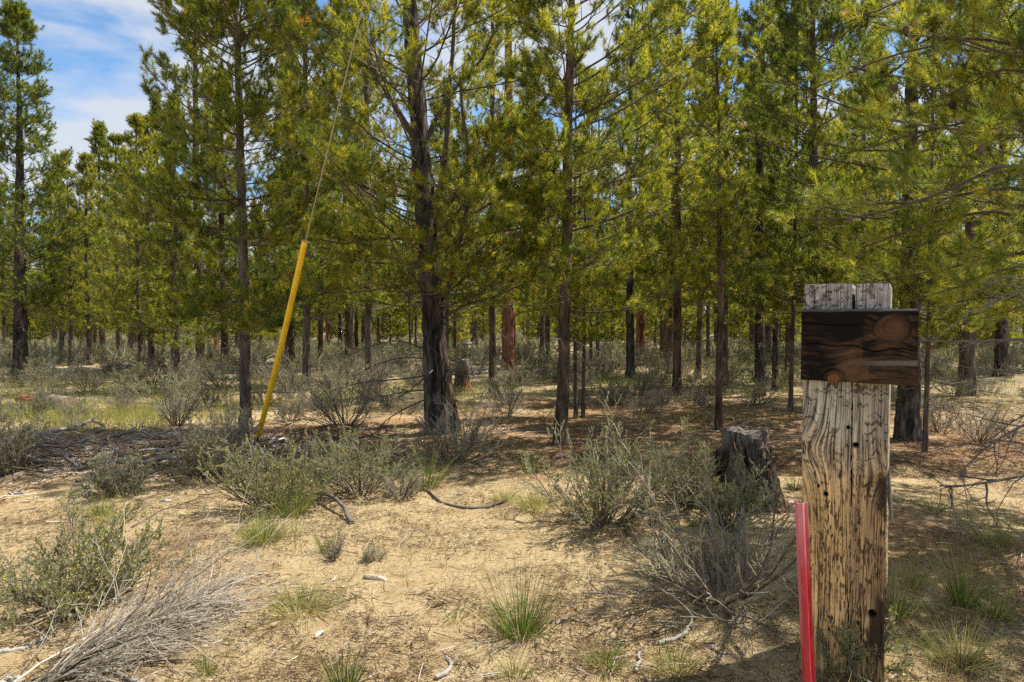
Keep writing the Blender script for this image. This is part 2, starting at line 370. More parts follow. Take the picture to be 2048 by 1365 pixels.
def resample(P, m):
    P = np.asarray(P, float); s = np.concatenate([[0], np.cumsum(np.linalg.norm(np.diff(P, axis=0), axis=1))]); q = np.linspace(0, s[-1], m)
    # smooth (Catmull-like) through the points
    out = np.stack([np.interp(q, s, P[:, c]) for c in range(3)], -1)
    if len(P) > 2:
        for _ in range(max(1, m // len(P) // 2)):
            out[1:-1] = (out[:-2] + 2 * out[1:-1] + out[2:]) / 4
    return out

def crown_mb(P_tr, z1, h, prof, n_limb, seed, q, mb, limb_mats=(0, 1), bias=None, el=(-.12, .85), tint0=.5, explicit=None, rlimb=.011, sec=11, ter=5, zpow=.85, dens=1.):
    """Whorled limbs with side twigs in flat sprays, and needle tufts on the twig ends. q = (tuft length, needle length, width, needles per tuft)."""
    rng = RS(seed)
    zs = z1 + (h - z1) * (np.sort(rng.random(n_limb)) ** zpow) * .985
    fr = (zs - z1) / (h - z1)
    az = np.arange(n_limb) * 2.39996 + rng.normal(0, .35, n_limb)
    Lm = prof(fr) * rng.uniform(.62, 1.12, n_limb)
    if bias is not None: Lm = Lm * bias(az, fr)
    keep = Lm > .06
    zs, fr, az, Lm = zs[keep], fr[keep], az[keep], Lm[keep]; n = len(zs)
    e0 = el[0] + (el[1] - el[0]) * fr ** 1.4 + rng.normal(0, .13, n)
    base = np.stack([np.interp(zs, P_tr[:, 2], P_tr[:, c]) for c in range(3)], -1)
    d = np.stack([np.cos(az) * np.cos(e0), np.sin(az) * np.cos(e0), np.sin(e0)], -1)
    limbs = grow(base, d, Lm, 8, .045 + .05 * (1 - fr), .07, rng)
    RL = taper(n, 8, rlimb * (.35 + .65 * np.minimum(Lm, 1.6)), .3)
    mb.tubes(limbs, RL, 5, limb_mats[0], rng.uniform(.3, .7, n))
    if explicit is not None and len(explicit):
        ex = np.stack([resample(e, 8) for e in explicit]); limbs = np.concatenate([limbs, ex]); Lm = np.concatenate([Lm, np.linalg.norm(np.diff(ex, axis=1), axis=2).sum(1) * .75])
    p, dd, t, par = spawn(limbs, sec, .14, .98, .85, rng, .75, .10)
    l2 = (.10 + Lm[par] * .36 * (1.08 - t) * rng.uniform(.6, 1.3, len(t)))
    kp = rng.random(len(p)) < dens; p, dd, t, l2 = p[kp], dd[kp], t[kp], l2[kp]
    S = grow(p, dd, l2, 5, .07, .08, rng); mb.tubes(S, taper(len(p), 5, .0035 + .004 * l2, .4), 3, limb_mats[0], rng.uniform(.3, .8, len(p)))
    p3, d3, t3, par3 = spawn(S, ter, .25, 1., .75, rng, .45, .22)
    l3 = rng.uniform(.6, 1.3, len(p3)) * (q[0] * .8 + .22 * l2[par3] * (1 - .5 * t3))
    T3 = grow(p3, d3, l3, 3, .10, .08, rng); mb.tubes(T3, taper(len(p3), 3, .0026, .7), 3, limb_mats[0], rng.uniform(.2, .7, len(p3)))
    pos = np.concatenate([T3[:, -1], S[:, -1], limbs[:, -1]]); ax = np.concatenate([T3[:, -1] - T3[:, -2], S[:, -1] - S[:, -2], limbs[:, -1] - limbs[:, -2]])
    ax = nrm(ax) + np.array([0, 0, .16]) + rng.normal(0, .22, pos.shape)
    c = len(pos)
    tt = tint0 + rng.normal(0, .18, c) + .14 * (rng.random(c) < .18)
    tt = np.where(rng.random(c) < .004, .95, np.clip(tt, .05, .84))
    needles(mb, pos, ax, q[0] * .8 * rng.uniform(.6, 1.3, c), q[1] * 1.12 * rng.uniform(.8, 1.2, c), q[2], q[3], rng, tt, limb_mats[1])
    return limbs

def dead_branch(root, P, r, seed, subs=6, mat='dead', tint=.45, sub_len=.4, subsub=2, name='dead_branch', up=-.02):
    rng = RS(seed); mb = MB(); P = np.asarray(P, float)[None]; m = P.shape[1]
    mb.tubes(P, taper(1, m, r, .3), 6, 0, tint)
    Ltot = np.linalg.norm(np.diff(P[0], axis=0), axis=1).sum()
    p, d, t, par = spawn(P, subs, .2, 1, .8, rng, .55, 0)
    S = grow(p, d, Ltot * sub_len * (1.1 - t) * rng.uniform(.5, 1.2, len(p)), 5, up, .16, rng); mb.tubes(S, taper(len(p), 5, r * .45, .35), 4, 0, tint + rng.normal(0, .08, len(p)))
    if subsub:
        p, d, t, par = spawn(S, subsub, .3, 1, .8, rng, .4, 0)
        S2 = grow(p, d, Ltot * sub_len * .4 * rng.uniform(.4, 1.2, len(p)), 4, up, .18, rng); mb.tubes(S2, taper(len(p), 4, r * .22, .4), 3, 0, tint + rng.normal(0, .08, len(p)))
    return mb.build(name, M[mat], root)

def pine(label, pts, radii, z1, h, prof, n_limb, seed, q, bark='bark_grey', k=26, m=110, amp=.16, group=None, tint0=.5, n_dead=10, dead_z=None, dead_len=.7, bias=None,
         explicit=None, sec=11, ter=5, el=(-.12, .85), name='pine_tree', flare=.45, rlimb=.011, dens=1., zpow=.85, dead_tint=.4):
    """pts: world points of the trunk centre line (first on the ground); everything else is relative to the base."""
    pts = np.asarray(pts, float); base = pts[0].copy(); base[2] = height(base[0], base[1]) - .03
    TRUNKS.append((base[0], base[1], radii[0]))
    root = empty(name, base, label, 'tree', group)
    rel = pts - base
    if rel[-1, 2] < h:
        top = rel[-1].copy(); top[2] = h; rel = np.vstack([rel, top[None]])
    P = resample(rel, m); R = np.interp(P[:, 2], np.linspace(0, 1, len(radii)) * h, radii)
    rng = RS(seed + 5); P[3:, :2] += np.cumsum(rng.normal(0, .0016, (m - 3, 2)), 0)
    trunk_mb(P, R, k, amp, seed, flare).build('trunk', M[bark], root)
    mb = MB(); crown_mb(P, z1, h, prof, n_limb, seed, q, mb, bias=bias, tint0=tint0, explicit=[np.asarray(e) - base for e in (explicit or [])], sec=sec, ter=ter, el=el, rlimb=rlimb, dens=dens, zpow=zpow)
    mb.build('crown', [M['limb'], M['needle']], root)
    dz0, dz1 = dead_z or (.5, z1 + .4)
    for i in range(n_dead):
        z = rng.uniform(dz0, dz1); a = rng.uniform(0, 2 * np.pi); b = np.array([np.interp(z, P[:, 2], P[:, c]) for c in range(3)])
        Ln = dead_len * rng.uniform(.4, 1.2); e = rng.uniform(-.35, .15)
        pp = grow(b[None], np.array([[math.cos(a) * math.cos(e), math.sin(a) * math.cos(e), math.sin(e)]]), Ln, 7, rng.uniform(-.04, .05), .10, rng)[0]
        dead_branch(root, pp, .004 + .006 * Ln, seed * 50 + i, 5, tint=dead_tint + rng.normal(0, .1))
    return root, P, R, base

cone = lambda r: (lambda f: r * (1 - f) ** .75)
def colm(r, a=.35, b=.9):      # column that narrows only near its tip
    return lambda f: r * np.minimum(1, (1.03 - f) / (1 - a)) ** b * (.8 + .2 * np.minimum(1, f / .12))

QN = (.12, .058, .0050, 78)      # near trees
QM = (.16, .07, .011, 24)       # trees in the middle
QF = (.17, .072, .0125, 32)       # trees behind

def P_(lst, d, lean=0.):
    """Trunk line from photo pixels at distance d; lean moves the top along the view."""
    out = [G(*lst[0])]
    d = out[0][1]
    for i, (x, y) in enumerate(lst[1:]): out.append(at(x, y, d + lean * (i + 1) / (len(lst) - 1)))
    return out

def build_hero_trees():
    # forked pine in the middle: two stems grown together at the foot
    pts = P_([(876, 872), (868, 700), (856, 500), (838, 250), (820, 20)], 8.3); d = pts[0][1]
    E = lambda l, d0=d, dy=0.: [at(x, y, d0 + dy * i / max(1, len(l) - 1)) for i, (x, y) in enumerate(l)]
    stemA = E([(892, 600), (905, 530), (925, 460), (940, 390), (938, 300), (925, 235), (918, 150)], dy=-.3)
    stemB = E([(858, 440), (880, 385), (893, 300), (900, 200), (912, 90), (918, -20)], dy=-.25)
    limbC = E([(840, 295), (808, 243), (745, 140), (698, 62), (660, 0)], dy=-.5)
    limbE = E([(862, 445), (950, 345), (1050, 235), (1120, 170), (1190, 80)], dy=.4)
    limbF = E([(846, 300), (870, 240), (905, 185), (960, 120), (1000, 40)], dy=.5)
    limbG = E([(880, 640), (930, 610), (1000, 592), (1060, 570)], dy=-.5)
    limbH = E([(830, 480), (762, 476), (690, 486), (620, 470)], dy=-.6)
    limbI = E([(850, 525), (770, 528), (700, 522), (640, 500)], dy=.3)
    limbJ = E([(880, 520), (960, 468), (1040, 455), (1110, 425)], dy=-.7)
    limbK = E([(850, 400), (760, 385), (670, 350), (610, 300)], dy=-.5)
    ex = [stemA, stemB, limbC, limbE, limbF, limbG, limbH, limbI, limbJ, limbK]
    root, P, R, base = pine('large dark pine with a forked foot of two joined stems, standing in the middle', pts, [.150, .135, .120, .112, .10, .075, .045, .02], 1.5, 7.6, colm(2.2, .5, .8), 88, 11, QN,
         'bark_dark', k=60, m=220, amp=.2, tint0=.60, n_dead=16, dead_z=(.75, 1.9), dead_len=1.1, explicit=ex, sec=11, ter=5, rlimb=.010, dens=.78, flare=.18, zpow=1.15, el=(-.05, .8), dead_tint=.25)
    # twin stem, fused with the first above knee height
    tw = resample([G(898, 868) + np.array([0, .03, 0]), at(888, 780, d + .03), at(878, 700, d + .04), at(866, 610, d + .05), at(858, 520, d + .04)], 90) - base
    trunk_mb(tw, np.interp(np.linspace(0, 1, 90), [0, .5, 1], [.125, .10, .06]), 44, .2, 12, .4).build('trunk', M['bark_brown'], root)
    for e, r0, r1 in ((stemA, .038, .016), (stemB, .04, .018), (limbC, .042, .012), (limbE, .046, .014), (limbF, .03, .012), (limbG, .018, .006), (limbH, .02, .006), (limbI, .018, .006), (limbJ, .02, .006), (limbK, .022, .007)):
        pp = resample(e, 26) - base; rg = RS(int(r0 * 1000) + 7); pp[2:] += np.cumsum(rg.normal(0, .006, (24, 3)), 0) * np.linspace(0, 1, 24)[:, None]
        mb = MB(); mb.tubes(pp, np.linspace(r0, r1, 26)[None], 10, 0, .42); mb.build('limb', M['limb'], root)
    # bare lower branches that the photo shows reaching left of the forked foot
    for i, l in enumerate(([(850, 700), (800, 680), (745, 690), (690, 715)], [(852, 752), (790, 760), (720, 765), (640, 790)], [(852, 780), (800, 785), (740, 800), (700, 840)], [(850, 800), (800, 822), (760, 850), (740, 885)], [(890, 610), (940, 600), (990, 610), (1020, 640)])):
        dead_branch(root, resample(E(l, dy=-.3), 12) - base, .011, 900 + i, 9, tint=.3, sub_len=.35)

    # right of it: straight slim pine with the yellow-green crown leaning right
    pts = P_([(1120, 890), (1127, 700), (1132, 500), (1138, 250), (1145, 0)], 7.6); d = pts[0][1]
    ex = [E(l, d, dy) for l, dy in (([(1136, 590), (1190, 580), (1250, 535), (1310, 500)], -.5), ([(1138, 300), (1170, 250), (1215, 190), (1260, 90)], .2), ([(1134, 480), (1210, 430), (1290, 400), (1370, 340)], -.4), ([(1136, 420), (1080, 390), (1030, 400)], -.4))]
    pine('straight slim pine right of the forked one, its yellow-green crown fuller on the right', pts, [.072, .062, .056, .046, .03, .012], 1.5, 6.6, colm(1.65, .5, .8), 82, 23, QN, 'bark_brown', flare=.25, zpow=1.1, ter=4, dens=.9, k=40, m=160, amp=.18,
         tint0=.66, n_dead=12, dead_z=(.8, 2.0), dead_len=.6, explicit=ex, bias=lambda a, f: .78 + .34 * np.cos(a), sec=8, rlimb=.01)
    # dense dark pine on the left
    pts = P_([(492, 867), (490, 700), (484, 450), (476, 200), (470, 0)], 8.4)
    pine('dense dark green pine on the left, its foot just left of the yellow guy guard', pts, [.068, .06, .053, .042, .03, .01], 1.3, 7.0, colm(1.25, .5, .8), 106, 31, QN, 'bark_grey', flare=.3, zpow=1.1, k=36, m=140, amp=.2,
         tint0=.55, n_dead=16, dead_z=(.5, 1.9), dead_len=.7, sec=9, ter=4, dens=.9)
    # young pine
    pts = P_([(1437, 862), (1440, 600), (1437, 300), (1428, 10)], 8.6)
    pine('young slender pine with an open narrow crown ending in a tip in view', pts, [.044, .039, .031, .020, .008], 1.6, 5.45, lambda f: .66 * (1 - f) ** .55 * (.75 + .25 * np.minimum(1, f / .1)), 64, 41, QN, 'bark_brown', k=24, m=110, amp=.15, flare=.3,
         tint0=.66, n_dead=12, dead_z=(.9, 2.1), dead_len=.45, sec=4, ter=2, zpow=1.05, el=(.0, .95))
    # behind the post
    b = at(1630, 560, 10.2); b[2] = 0
    pine('tall green pine standing behind the timber post, foot hidden by the charred board', [b, at(1628, 560, 10.2), at(1628, 300, 10.3), at(1626, 60, 10.3)], [.085, .075, .06, .04, .012], 1.5, 7.4, colm(1.6, .5, .8), 96, 53, (.13, .060, .0058, 66), 'bark_grey', k=28, m=120,
         tint0=.42, n_dead=8, dead_z=(.8, 2.2), sec=9, ter=4, zpow=1.1, dens=.9)
    # dark trunk showing right of the post
    pts = P_([(1815, 878), (1818, 700), (1822, 450), (1824, 100)], 8.0)
    pine('blackened thick pine trunk directly behind the right edge of the post', pts, [.125, .10, .072, .045, .015], 1.4, 6.8, colm(1.85, .5, .8), 92, 61, (.12, .058, .0050, 78), 'bark_dark', k=44, m=150, amp=.22,
         tint0=.55, n_dead=14, dead_z=(.6, 2.1), dead_len=.9, sec=9, ter=4, dens=.9, dead_tint=.35, flare=.25, zpow=1.1)
    # far-left spire
    pts = P_([(40, 762), (40, 600), (38, 300), (32, 60), (30, 2)], 16)
    pine('pointed spire-shaped pine at the left edge, its tip against the open sky', pts, [.155, .13, .105, .075, .04, .012], 1.5, pts[-1][2], lambda f: 1.5 * (1 - f) ** .62 * (.8 + .2 * np.minimum(1, f / .2)), 128, 71, (.16, .070, .0105, 38), 'bark_dark', k=24, m=100,
         tint0=.36, n_dead=14, dead_z=(.5, 2.6), dead_len=1.1, sec=6, ter=3, el=(-.1, .7), zpow=1.0)
    # the tree whose boughs hang in from beyond the right edge
    bx = np.array([4.55, 4.75, 0.])
    pts = [bx, bx + [.02, .02, 2.5], bx + [.05, 0, 5]]
    EX = lambda l: [at(x, y, dd) for x, y, dd in l]
    ex = [EX(l) for l in ([(2330, 120, 4.75), (2180, 80, 4.4), (2048, 110, 4.2), (1930, 60, 4.1), (1830, 60, 4.2)],
                          [(2330, 300, 4.75), (2150, 170, 4.5), (2020, 120, 4.4), (1900, 190, 4.6)],
                          [(2330, 420, 4.75), (2150, 330, 4.3), (2010, 320, 4.0), (1880, 390, 3.9), (1740, 430, 4.0), (1600, 430, 4.2)],
                          [(2330, 520, 4.75), (2150, 440, 4.6), (1980, 410, 4.5), (1850, 450, 4.5), (1700, 500, 4.6)],
                          [(2330, 560, 4.75), (2180, 540, 4.2), (2060, 520, 3.9), (1950, 560, 3.8), (1860, 590, 3.8)],
                          [(2330, 10, 4.75), (2200, -60, 4.5), (2050, -30, 4.4), (1900, -60, 4.4)],
                          [(2330, 620, 4.75), (2200, 600, 4.6), (2080, 600, 4.6), (1990, 630, 4.7)],
                          [(2330, 200, 4.75), (2200, 230, 4.2), (2080, 230, 3.9), (1960, 280, 3.7)],
                          [(2330, 350, 4.75), (2170, 260, 4.7), (2000, 220, 4.8), (1850, 260, 4.9), (1700, 300, 5.1)],
                          [(2330, 250, 4.75), (2170, 130, 4.8), (1980, 60, 4.9), (1800, 100, 5.0), (1640, 170, 5.2)],
                          [(2330, 480, 4.75), (2180, 400, 4.9), (2000, 370, 5.2), (1850, 400, 5.4), (1690, 400, 5.6), (1560, 440, 5.7)],
                          [(2330, 560, 4.75), (2180, 500, 4.9), (2020, 500, 5.2), (1870, 540, 5.4), (1740, 560, 5.5)],
                          [(2330, 590, 4.75), (2200, 560, 4.9), (2080, 590, 5.1), (1960, 590, 5.2), (1870, 620, 5.2)],
                          [(2330, 100, 4.75), (2200, 20, 4.9), (2020, -40, 5.0), (1850, -20, 5.2), (1700, 40, 5.3)])]
    root, P, R, base = pine('near pine beyond the right edge, its long needled boughs hanging into the picture', pts, [.15, .13, .11, .08, .03], 1.45, 6.2, colm(2.15, .3, .8), 58, 83, (.12, .058, .0030, 110), 'bark_grey', k=32, m=90,
         tint0=.58, n_dead=0, explicit=ex, sec=12, ter=4, bias=lambda a, f: np.where(np.cos(a - 3.6) > -.1, 1.0, .75), rlimb=.012, dens=.8, zpow=1.1)
    for e in ex:
        pp = resample(e, 20) - base; rg = RS(77); pp[2:] += np.cumsum(rg.normal(0, .006, (18, 3)), 0)
        mb = MB(); mb.tubes(pp, np.linspace(.019, .004, 20)[None], 8, 0, .36); mb.build('limb', M['limb'], root)
    # its bare boughs low on the right, and grey dead twigs among the green
    for i, (l, r, s) in enumerate(([[(2300, 860, 4.6), (2140, 900, 4.2), (2048, 955, 3.9), (1985, 962, 3.8), (1920, 976, 3.75), (1880, 972, 3.7)], .016, 12],
                                   [[(2300, 740, 4.6), (2140, 800, 4.2), (2048, 850, 4.0), (1975, 890, 3.9), (1920, 945, 3.85)], .013, 11],
                                   [[(2320, 690, 4.7), (2180, 680, 4.6), (2048, 678, 4.6), (1930, 684, 4.6), (1845, 682, 4.6)], .015, 9],
                                   [[(2310, 640, 4.7), (2180, 620, 4.4), (2048, 575, 4.3), (1950, 560, 4.2)], .012, 10],
                                   [[(2300, 520, 4.6), (2150, 545, 4.2), (2040, 585, 4.0), (1945, 625, 3.9)], .011, 10],
                                   [[(2300, 400, 4.6), (2160, 370, 4.1), (2048, 330, 3.9), (1960, 335, 3.8)], .012, 9],
                                   [[(2300, 720, 4.7), (2150, 740, 4.8), (2030, 745, 5.0), (1930, 735, 5.2)], .011, 12],
                                   [[(2300, 820, 4.7), (2160, 860, 4.9), (2048, 870, 5.1), (1960, 850, 5.2)], .010, 12])):
        dead_branch(root, resample(EX(l), 16) - base, r, 700 + i, s, tint=.32 if i < 2 else .5, sub_len=.38, subsub=3, up=-.05 if i < 2 else -.01)
    # cones on the near boughs
    rg = RS(99)
    for (x, y, dd) in ((1790, 175, 4.2), (1812, 60, 4.2), (1962, 300, 3.75), (1700, 440, 4.05), (1905, 210, 4.5)):
        c = at(x, y, dd) - base; mb = MB(); z = np.linspace(0, 1, 9); rr = .022 * np.sqrt(np.maximum(1e-4, 1 - (2 * z - .9) ** 2 * .95))
        PP = np.stack([c[0] + 0 * z, c[1] + 0 * z, c[2] + .055 * (z - .5)], -1)
        trunk_mb(PP, rr, 10, .5, 3, 0, mb); mb.build('pine_cone', M['bark_brown'], root)

# the bank: trees behind are copies of these, each with its own turn, size and place
BANK = {}
def build_bank():
    def proto(key, bark, r, z1, h, prof, n, seed, tint, n_dead, sec=7, ter=3, q=QF, el=(-.12, .75), dens=1.):
        pts = [np.array([0, 0, 0.]), np.array([.06, .03, h * .5]), np.array([.0, .0, h])]
        BANK[key] = (pine('x', pts, [r, r * .86, r * .7, r * .48, r * .12], z1, h, prof, n, seed, q, bark, k=18, m=60, amp=.18, tint0=tint, n_dead=n_dead, dead_z=(h * .08, z1 + .8), dead_len=.8, sec=sec, ter=ter, el=el, dens=dens, zpow=1.0, flare=.3)[0], h)
        TRUNKS.pop()
    proto('spire', 'bark_brown', .11, 1.0, 10., lambda f: 1.35 * (1 - f) ** .65, 92, 101, .50, 6)
    proto('bushy', 'bark_grey', .11, .9, 8., colm(1.6, .3, .8), 86, 102, .62, 6)
    proto('pole', 'bark_grey', .062, 1.7, 8., colm(.95, .3, .8), 66, 103, .58, 7, sec=5)
    proto('old', 'bark_orange', .21, 2.6, 13., colm(1.9, .4, .7), 86, 104, .56, 6)
    proto('dark', 'bark_dark', .12, 1.7, 10., colm(1.4, .4, .8), 84, 105, .46, 8)
    proto('sapling', 'bark_brown', .04, .12, 3., lambda f: .95 * (1 - f) ** .7 + .05, 60, 107, .68, 2, sec=5)
    proto('slim', 'bark_brown', .07, 1.3, 7.5, colm(1.1, .3, .8), 74, 106, .66, 6, sec=5)

LAND = [(-400, 'the left edge of the picture'), (40, 'the spire-shaped pine'), (490, 'the dense dark pine'), (870, 'the forked pine'), (1120, 'the straight slim pine'), (1437, 'the young pine'), (1690, 'the timber post'), (1815, 'the blackened trunk'), (2450, '')]
ORD = ['first', 'second', 'third', 'fourth', 'fifth', 'sixth', 'seventh', 'eighth', 'ninth', 'tenth', 'eleventh', 'twelfth', 'thirteenth', 'fourteenth', 'fifteenth', 'sixteenth', 'seventeenth', 'eighteenth', 'nineteenth', 'twentieth', '21st', '22nd', '23rd', '24th', '25th', '26th', '27th', '28th', '29th', '30th']
def sector_labels(items, what):
    """items: [(px, word)] -> a label each: its order, counted rightwards from the nearest landmark on its left."""
    out = [None] * len(items); cnt = {}
    for i in sorted(range(len(items)), key=lambda i: items[i][0]):
        px, word = items[i]; s = max(j for j in range(len(LAND) - 1) if px >= LAND[j][0] or j == 0)
        key = (s, word); cnt[key] = cnt.get(key, 0) + 1; k = cnt[key] - 1
        out[i] = f"{word} {what}, {ORD[min(k, 29)]} right of {LAND[s][1]}"
    return out

USED = set()
def put_tree(key, px, y, h, rng, label, px_is_x=False, thick=1.):
    root, h0 = BANK[key]; s = h / h0
    x = px if px_is_x else at(px, 640, y)[0]
    loc = (x, y, height(x, y) - .03); TRUNKS.append((x, y, .12 * s)); rot = rng.uniform(0, 6.28); sc_ = (s * thick, s * thick, s)
    if key not in USED:
        USED.add(key); root.location = loc; root.rotation_euler = (0, 0, rot); root.scale = sc_; root['label'] = label; root['group'] = 'pines standing behind'; return root
    return copy_thing(root, loc, rot, sc_, label, 'pines standing behind')

WORD = {'sapling': 'small young bushy', 'spire': 'pointed brown-trunked', 'bushy': 'bushy grey-trunked', 'pole': 'thin grey-trunked', 'old': 'thick orange-barked', 'dark': 'dark-trunked', 'slim': 'slim brown-trunked'}
def build_back_trees():
    rng = RS(17); L_ = []
    # seen one by one in the photo: kind, foot pixel, height, thickness
    S = [('spire', 205, 710, 9.3, 1.15), ('slim', 280, 757, 6.2, 1.), ('pole', 345, 750, 6.4, 1.), ('pole', 138, 732, 6.5, .9), ('old', 432, 722, 10.5, .55), ('old', 578, 728, 12, .72), ('old', 640, 704, 12, .62), ('old', 655, 702, 11, .5), ('dark', 712, 712, 8.6, .8), ('pole', 758, 694, 9.5, 1.2),
         ('old', 1018, 742, 12.5, .95), ('pole', 1152, 836, 5.2, .75), ('pole', 1167, 834, 5.0, .75), ('dark', 1262, 757, 9.0, 1.0), ('old', 1281, 722, 12.5, .8), ('pole', 1196, 742, 8.2, 1.), ('pole', 1182, 750, 7.5, .8), ('slim', 1340, 748, 8.3, .9), ('pole', 1397, 757, 8.0, 1.15), ('pole', 1452, 772, 8.5, 1.0),
         ('dark', 1522, 792, 7.6, 1.05), ('dark', 1551, 780, 7.8, .65), ('pole', 1583, 822, 7.4, .6), ('pole', 1855, 905, 5.0, .7), ('dark', 2005, 752, 9.5, 1.25), ('spire', 318, 690, 14.2, .8), ('bushy', 108, 700, 8.2, 1.), ('bushy', 262, 705, 8.6, 1.1), ('slim', 640, 725, 9, 1.), ('pole', 820, 700, 8, 1.), ('bushy', 950, 700, 9.5, 1.1), ('bushy', 1090, 704, 10, 1.1), ('spire', 1505, 700, 13.5, 1.), ('bushy', 1750, 720, 10, 1.2), ('bushy', 1930, 715, 10.5, 1.25), ('slim', 1720, 760, 8.5, 1.), *[('sapling', a, b, c, 1.2) for a, b, c in ((180, 690, 3.2), (330, 702, 3.), (520, 694, 3.4), (610, 690, 3.2), (690, 688, 3.6), (780, 690, 3.2), (905, 696, 2.9), (965, 688, 3.4), (1075, 690, 3.3), (1160, 692, 3.), (1225, 698, 3.1), (1310, 690, 3.5), (1370, 700, 3.), (1480, 694, 3.4), (1560, 700, 3.1), (1760, 700, 3.3), (1900, 694, 3.4), (1985, 700, 3.2), (60, 694, 3.2), (430, 690, 3.4))], ('bushy', 238, 722, 7.6, .95), ('bushy', 178, 730, 6.5, .95), ('bushy', 302, 742, 6.9, .9), ('spire', 352, 765, 6.4, 1.), ('bushy', 122, 722, 6.8, .9), ('spire', 400, 748, 10.4, 1.), ('bushy', 612, 772, 10., .6), ('bushy', 738, 770, 10., .6), ('slim', 1355, 790, 9.5, .9), ('spire', 1330, 730, 13.5, .95), ('slim', 985, 790, 9., .85), ('bushy', 1935, 790, 9.5, 1.), ('spire', 700, 735, 13., 1.), ('slim', 1580, 770, 9.5, .9)]
    for (k, px, py, h, th) in S:
        g = G(px, py); L_.append((k, px, g[1], h, th))
    tries = 0; n = 0
    while n < 135 and tries < 4000:
        tries += 1
        y = 19 + 36 * rng.random() ** .8; px = rng.uniform(-140, 2180)
        k = rng.choice(['spire', 'bushy', 'pole', 'spire', 'dark', 'slim', 'bushy', 'pole', 'pole', 'slim'])
        h = BANK[k][1] * rng.uniform(.85, 1.2)
        x = at(px, 640, y)[0]
        if any((x - at(q, 640, yy)[0]) ** 2 + (y - yy) ** 2 < 1.5 ** 2 for (_, q, yy, _, _) in L_): continue
        if 60 < px < 400:
            top = 1.4 + y * (640 - (430 if px > 130 else 380)) / FPX
            h = min(h, top); 
            if h < 3.6: continue
        L_.append((k, px, y, h, rng.uniform(.85, 1.1))); n += 1
    labels = sector_labels([(px, WORD[k]) for (k, px, *_r) in L_], 'pine behind')
    for (k, px, y, h, th), lb in zip(L_, labels):
        put_tree(k, px, y, h, rng, lb, thick=th)
    # the far wood: one mass
    mb = MB(); rg = RS(55)
    for i in range(330):
        y = 57 + 100 * rg.random() ** 1.1; x = rg.uniform(-.95, .95) * y * .95; h = rg.uniform(7.5, 12.5); px = topix(np.array([x, y, 1.4]))[0]
        if 60 < px < 400: h = min(h, 1.4 + y * (640 - 420) / FPX)
        Pt = np.array([[x, y, -.1], [x + rg.normal(0, .1), y, h * .5], [x, y, h]]); mb.tubes(Pt, np.array([[.15, .11, .03]]), 6, 0, rg.uniform(.1, .6))
        for _ in range(3):
            xa, ya = x + rg.normal(0, 2), y + rg.normal(0, 2); mb.tubes(np.array([[xa, ya, -.1], [xa, ya, 3.], [xa, ya, 6]]), np.array([[.08, .07, .05]]), 5, 0, rg.uniform(.0, .5))
        nl = 130; f = rg.random(nl) ** 1.1; zz_ = h * (.11 + .89 * f); R_ = 1.7 * (1.03 - f) ** .7 * rg.uniform(.3, 1.1, nl); a = rg.random(nl) * 6.283
        pos = np.stack([x + np.cos(a) * R_, y + np.sin(a) * R_, zz_ + .15 * R_], -1); ax = np.stack([np.cos(a), np.sin(a), .4 + 0 * a], -1)
        lo = rg.random(nl) < .45; pos[lo, 2] = .15 + 1.9 * rg.random(lo.sum()); pos[lo, :2] = np.array([x, y]) + rg.normal(0, 1.3, (lo.sum(), 2))
        pos = np.concatenate([pos, pos - ax * .35 + rg.normal(0, .15, pos.shape)]); ax = np.concatenate([ax, ax])
        needles(mb, pos, ax, .5, .28, .10, 8, rg, rg.uniform(.42, .68) + rg.normal(0, .08, len(pos)), 1)
    tag(mb.build('distant_forest', [M['limb'], M['needle']]), 'far-off pine wood closing the view behind the trunks', 'forest', kind='stuff')

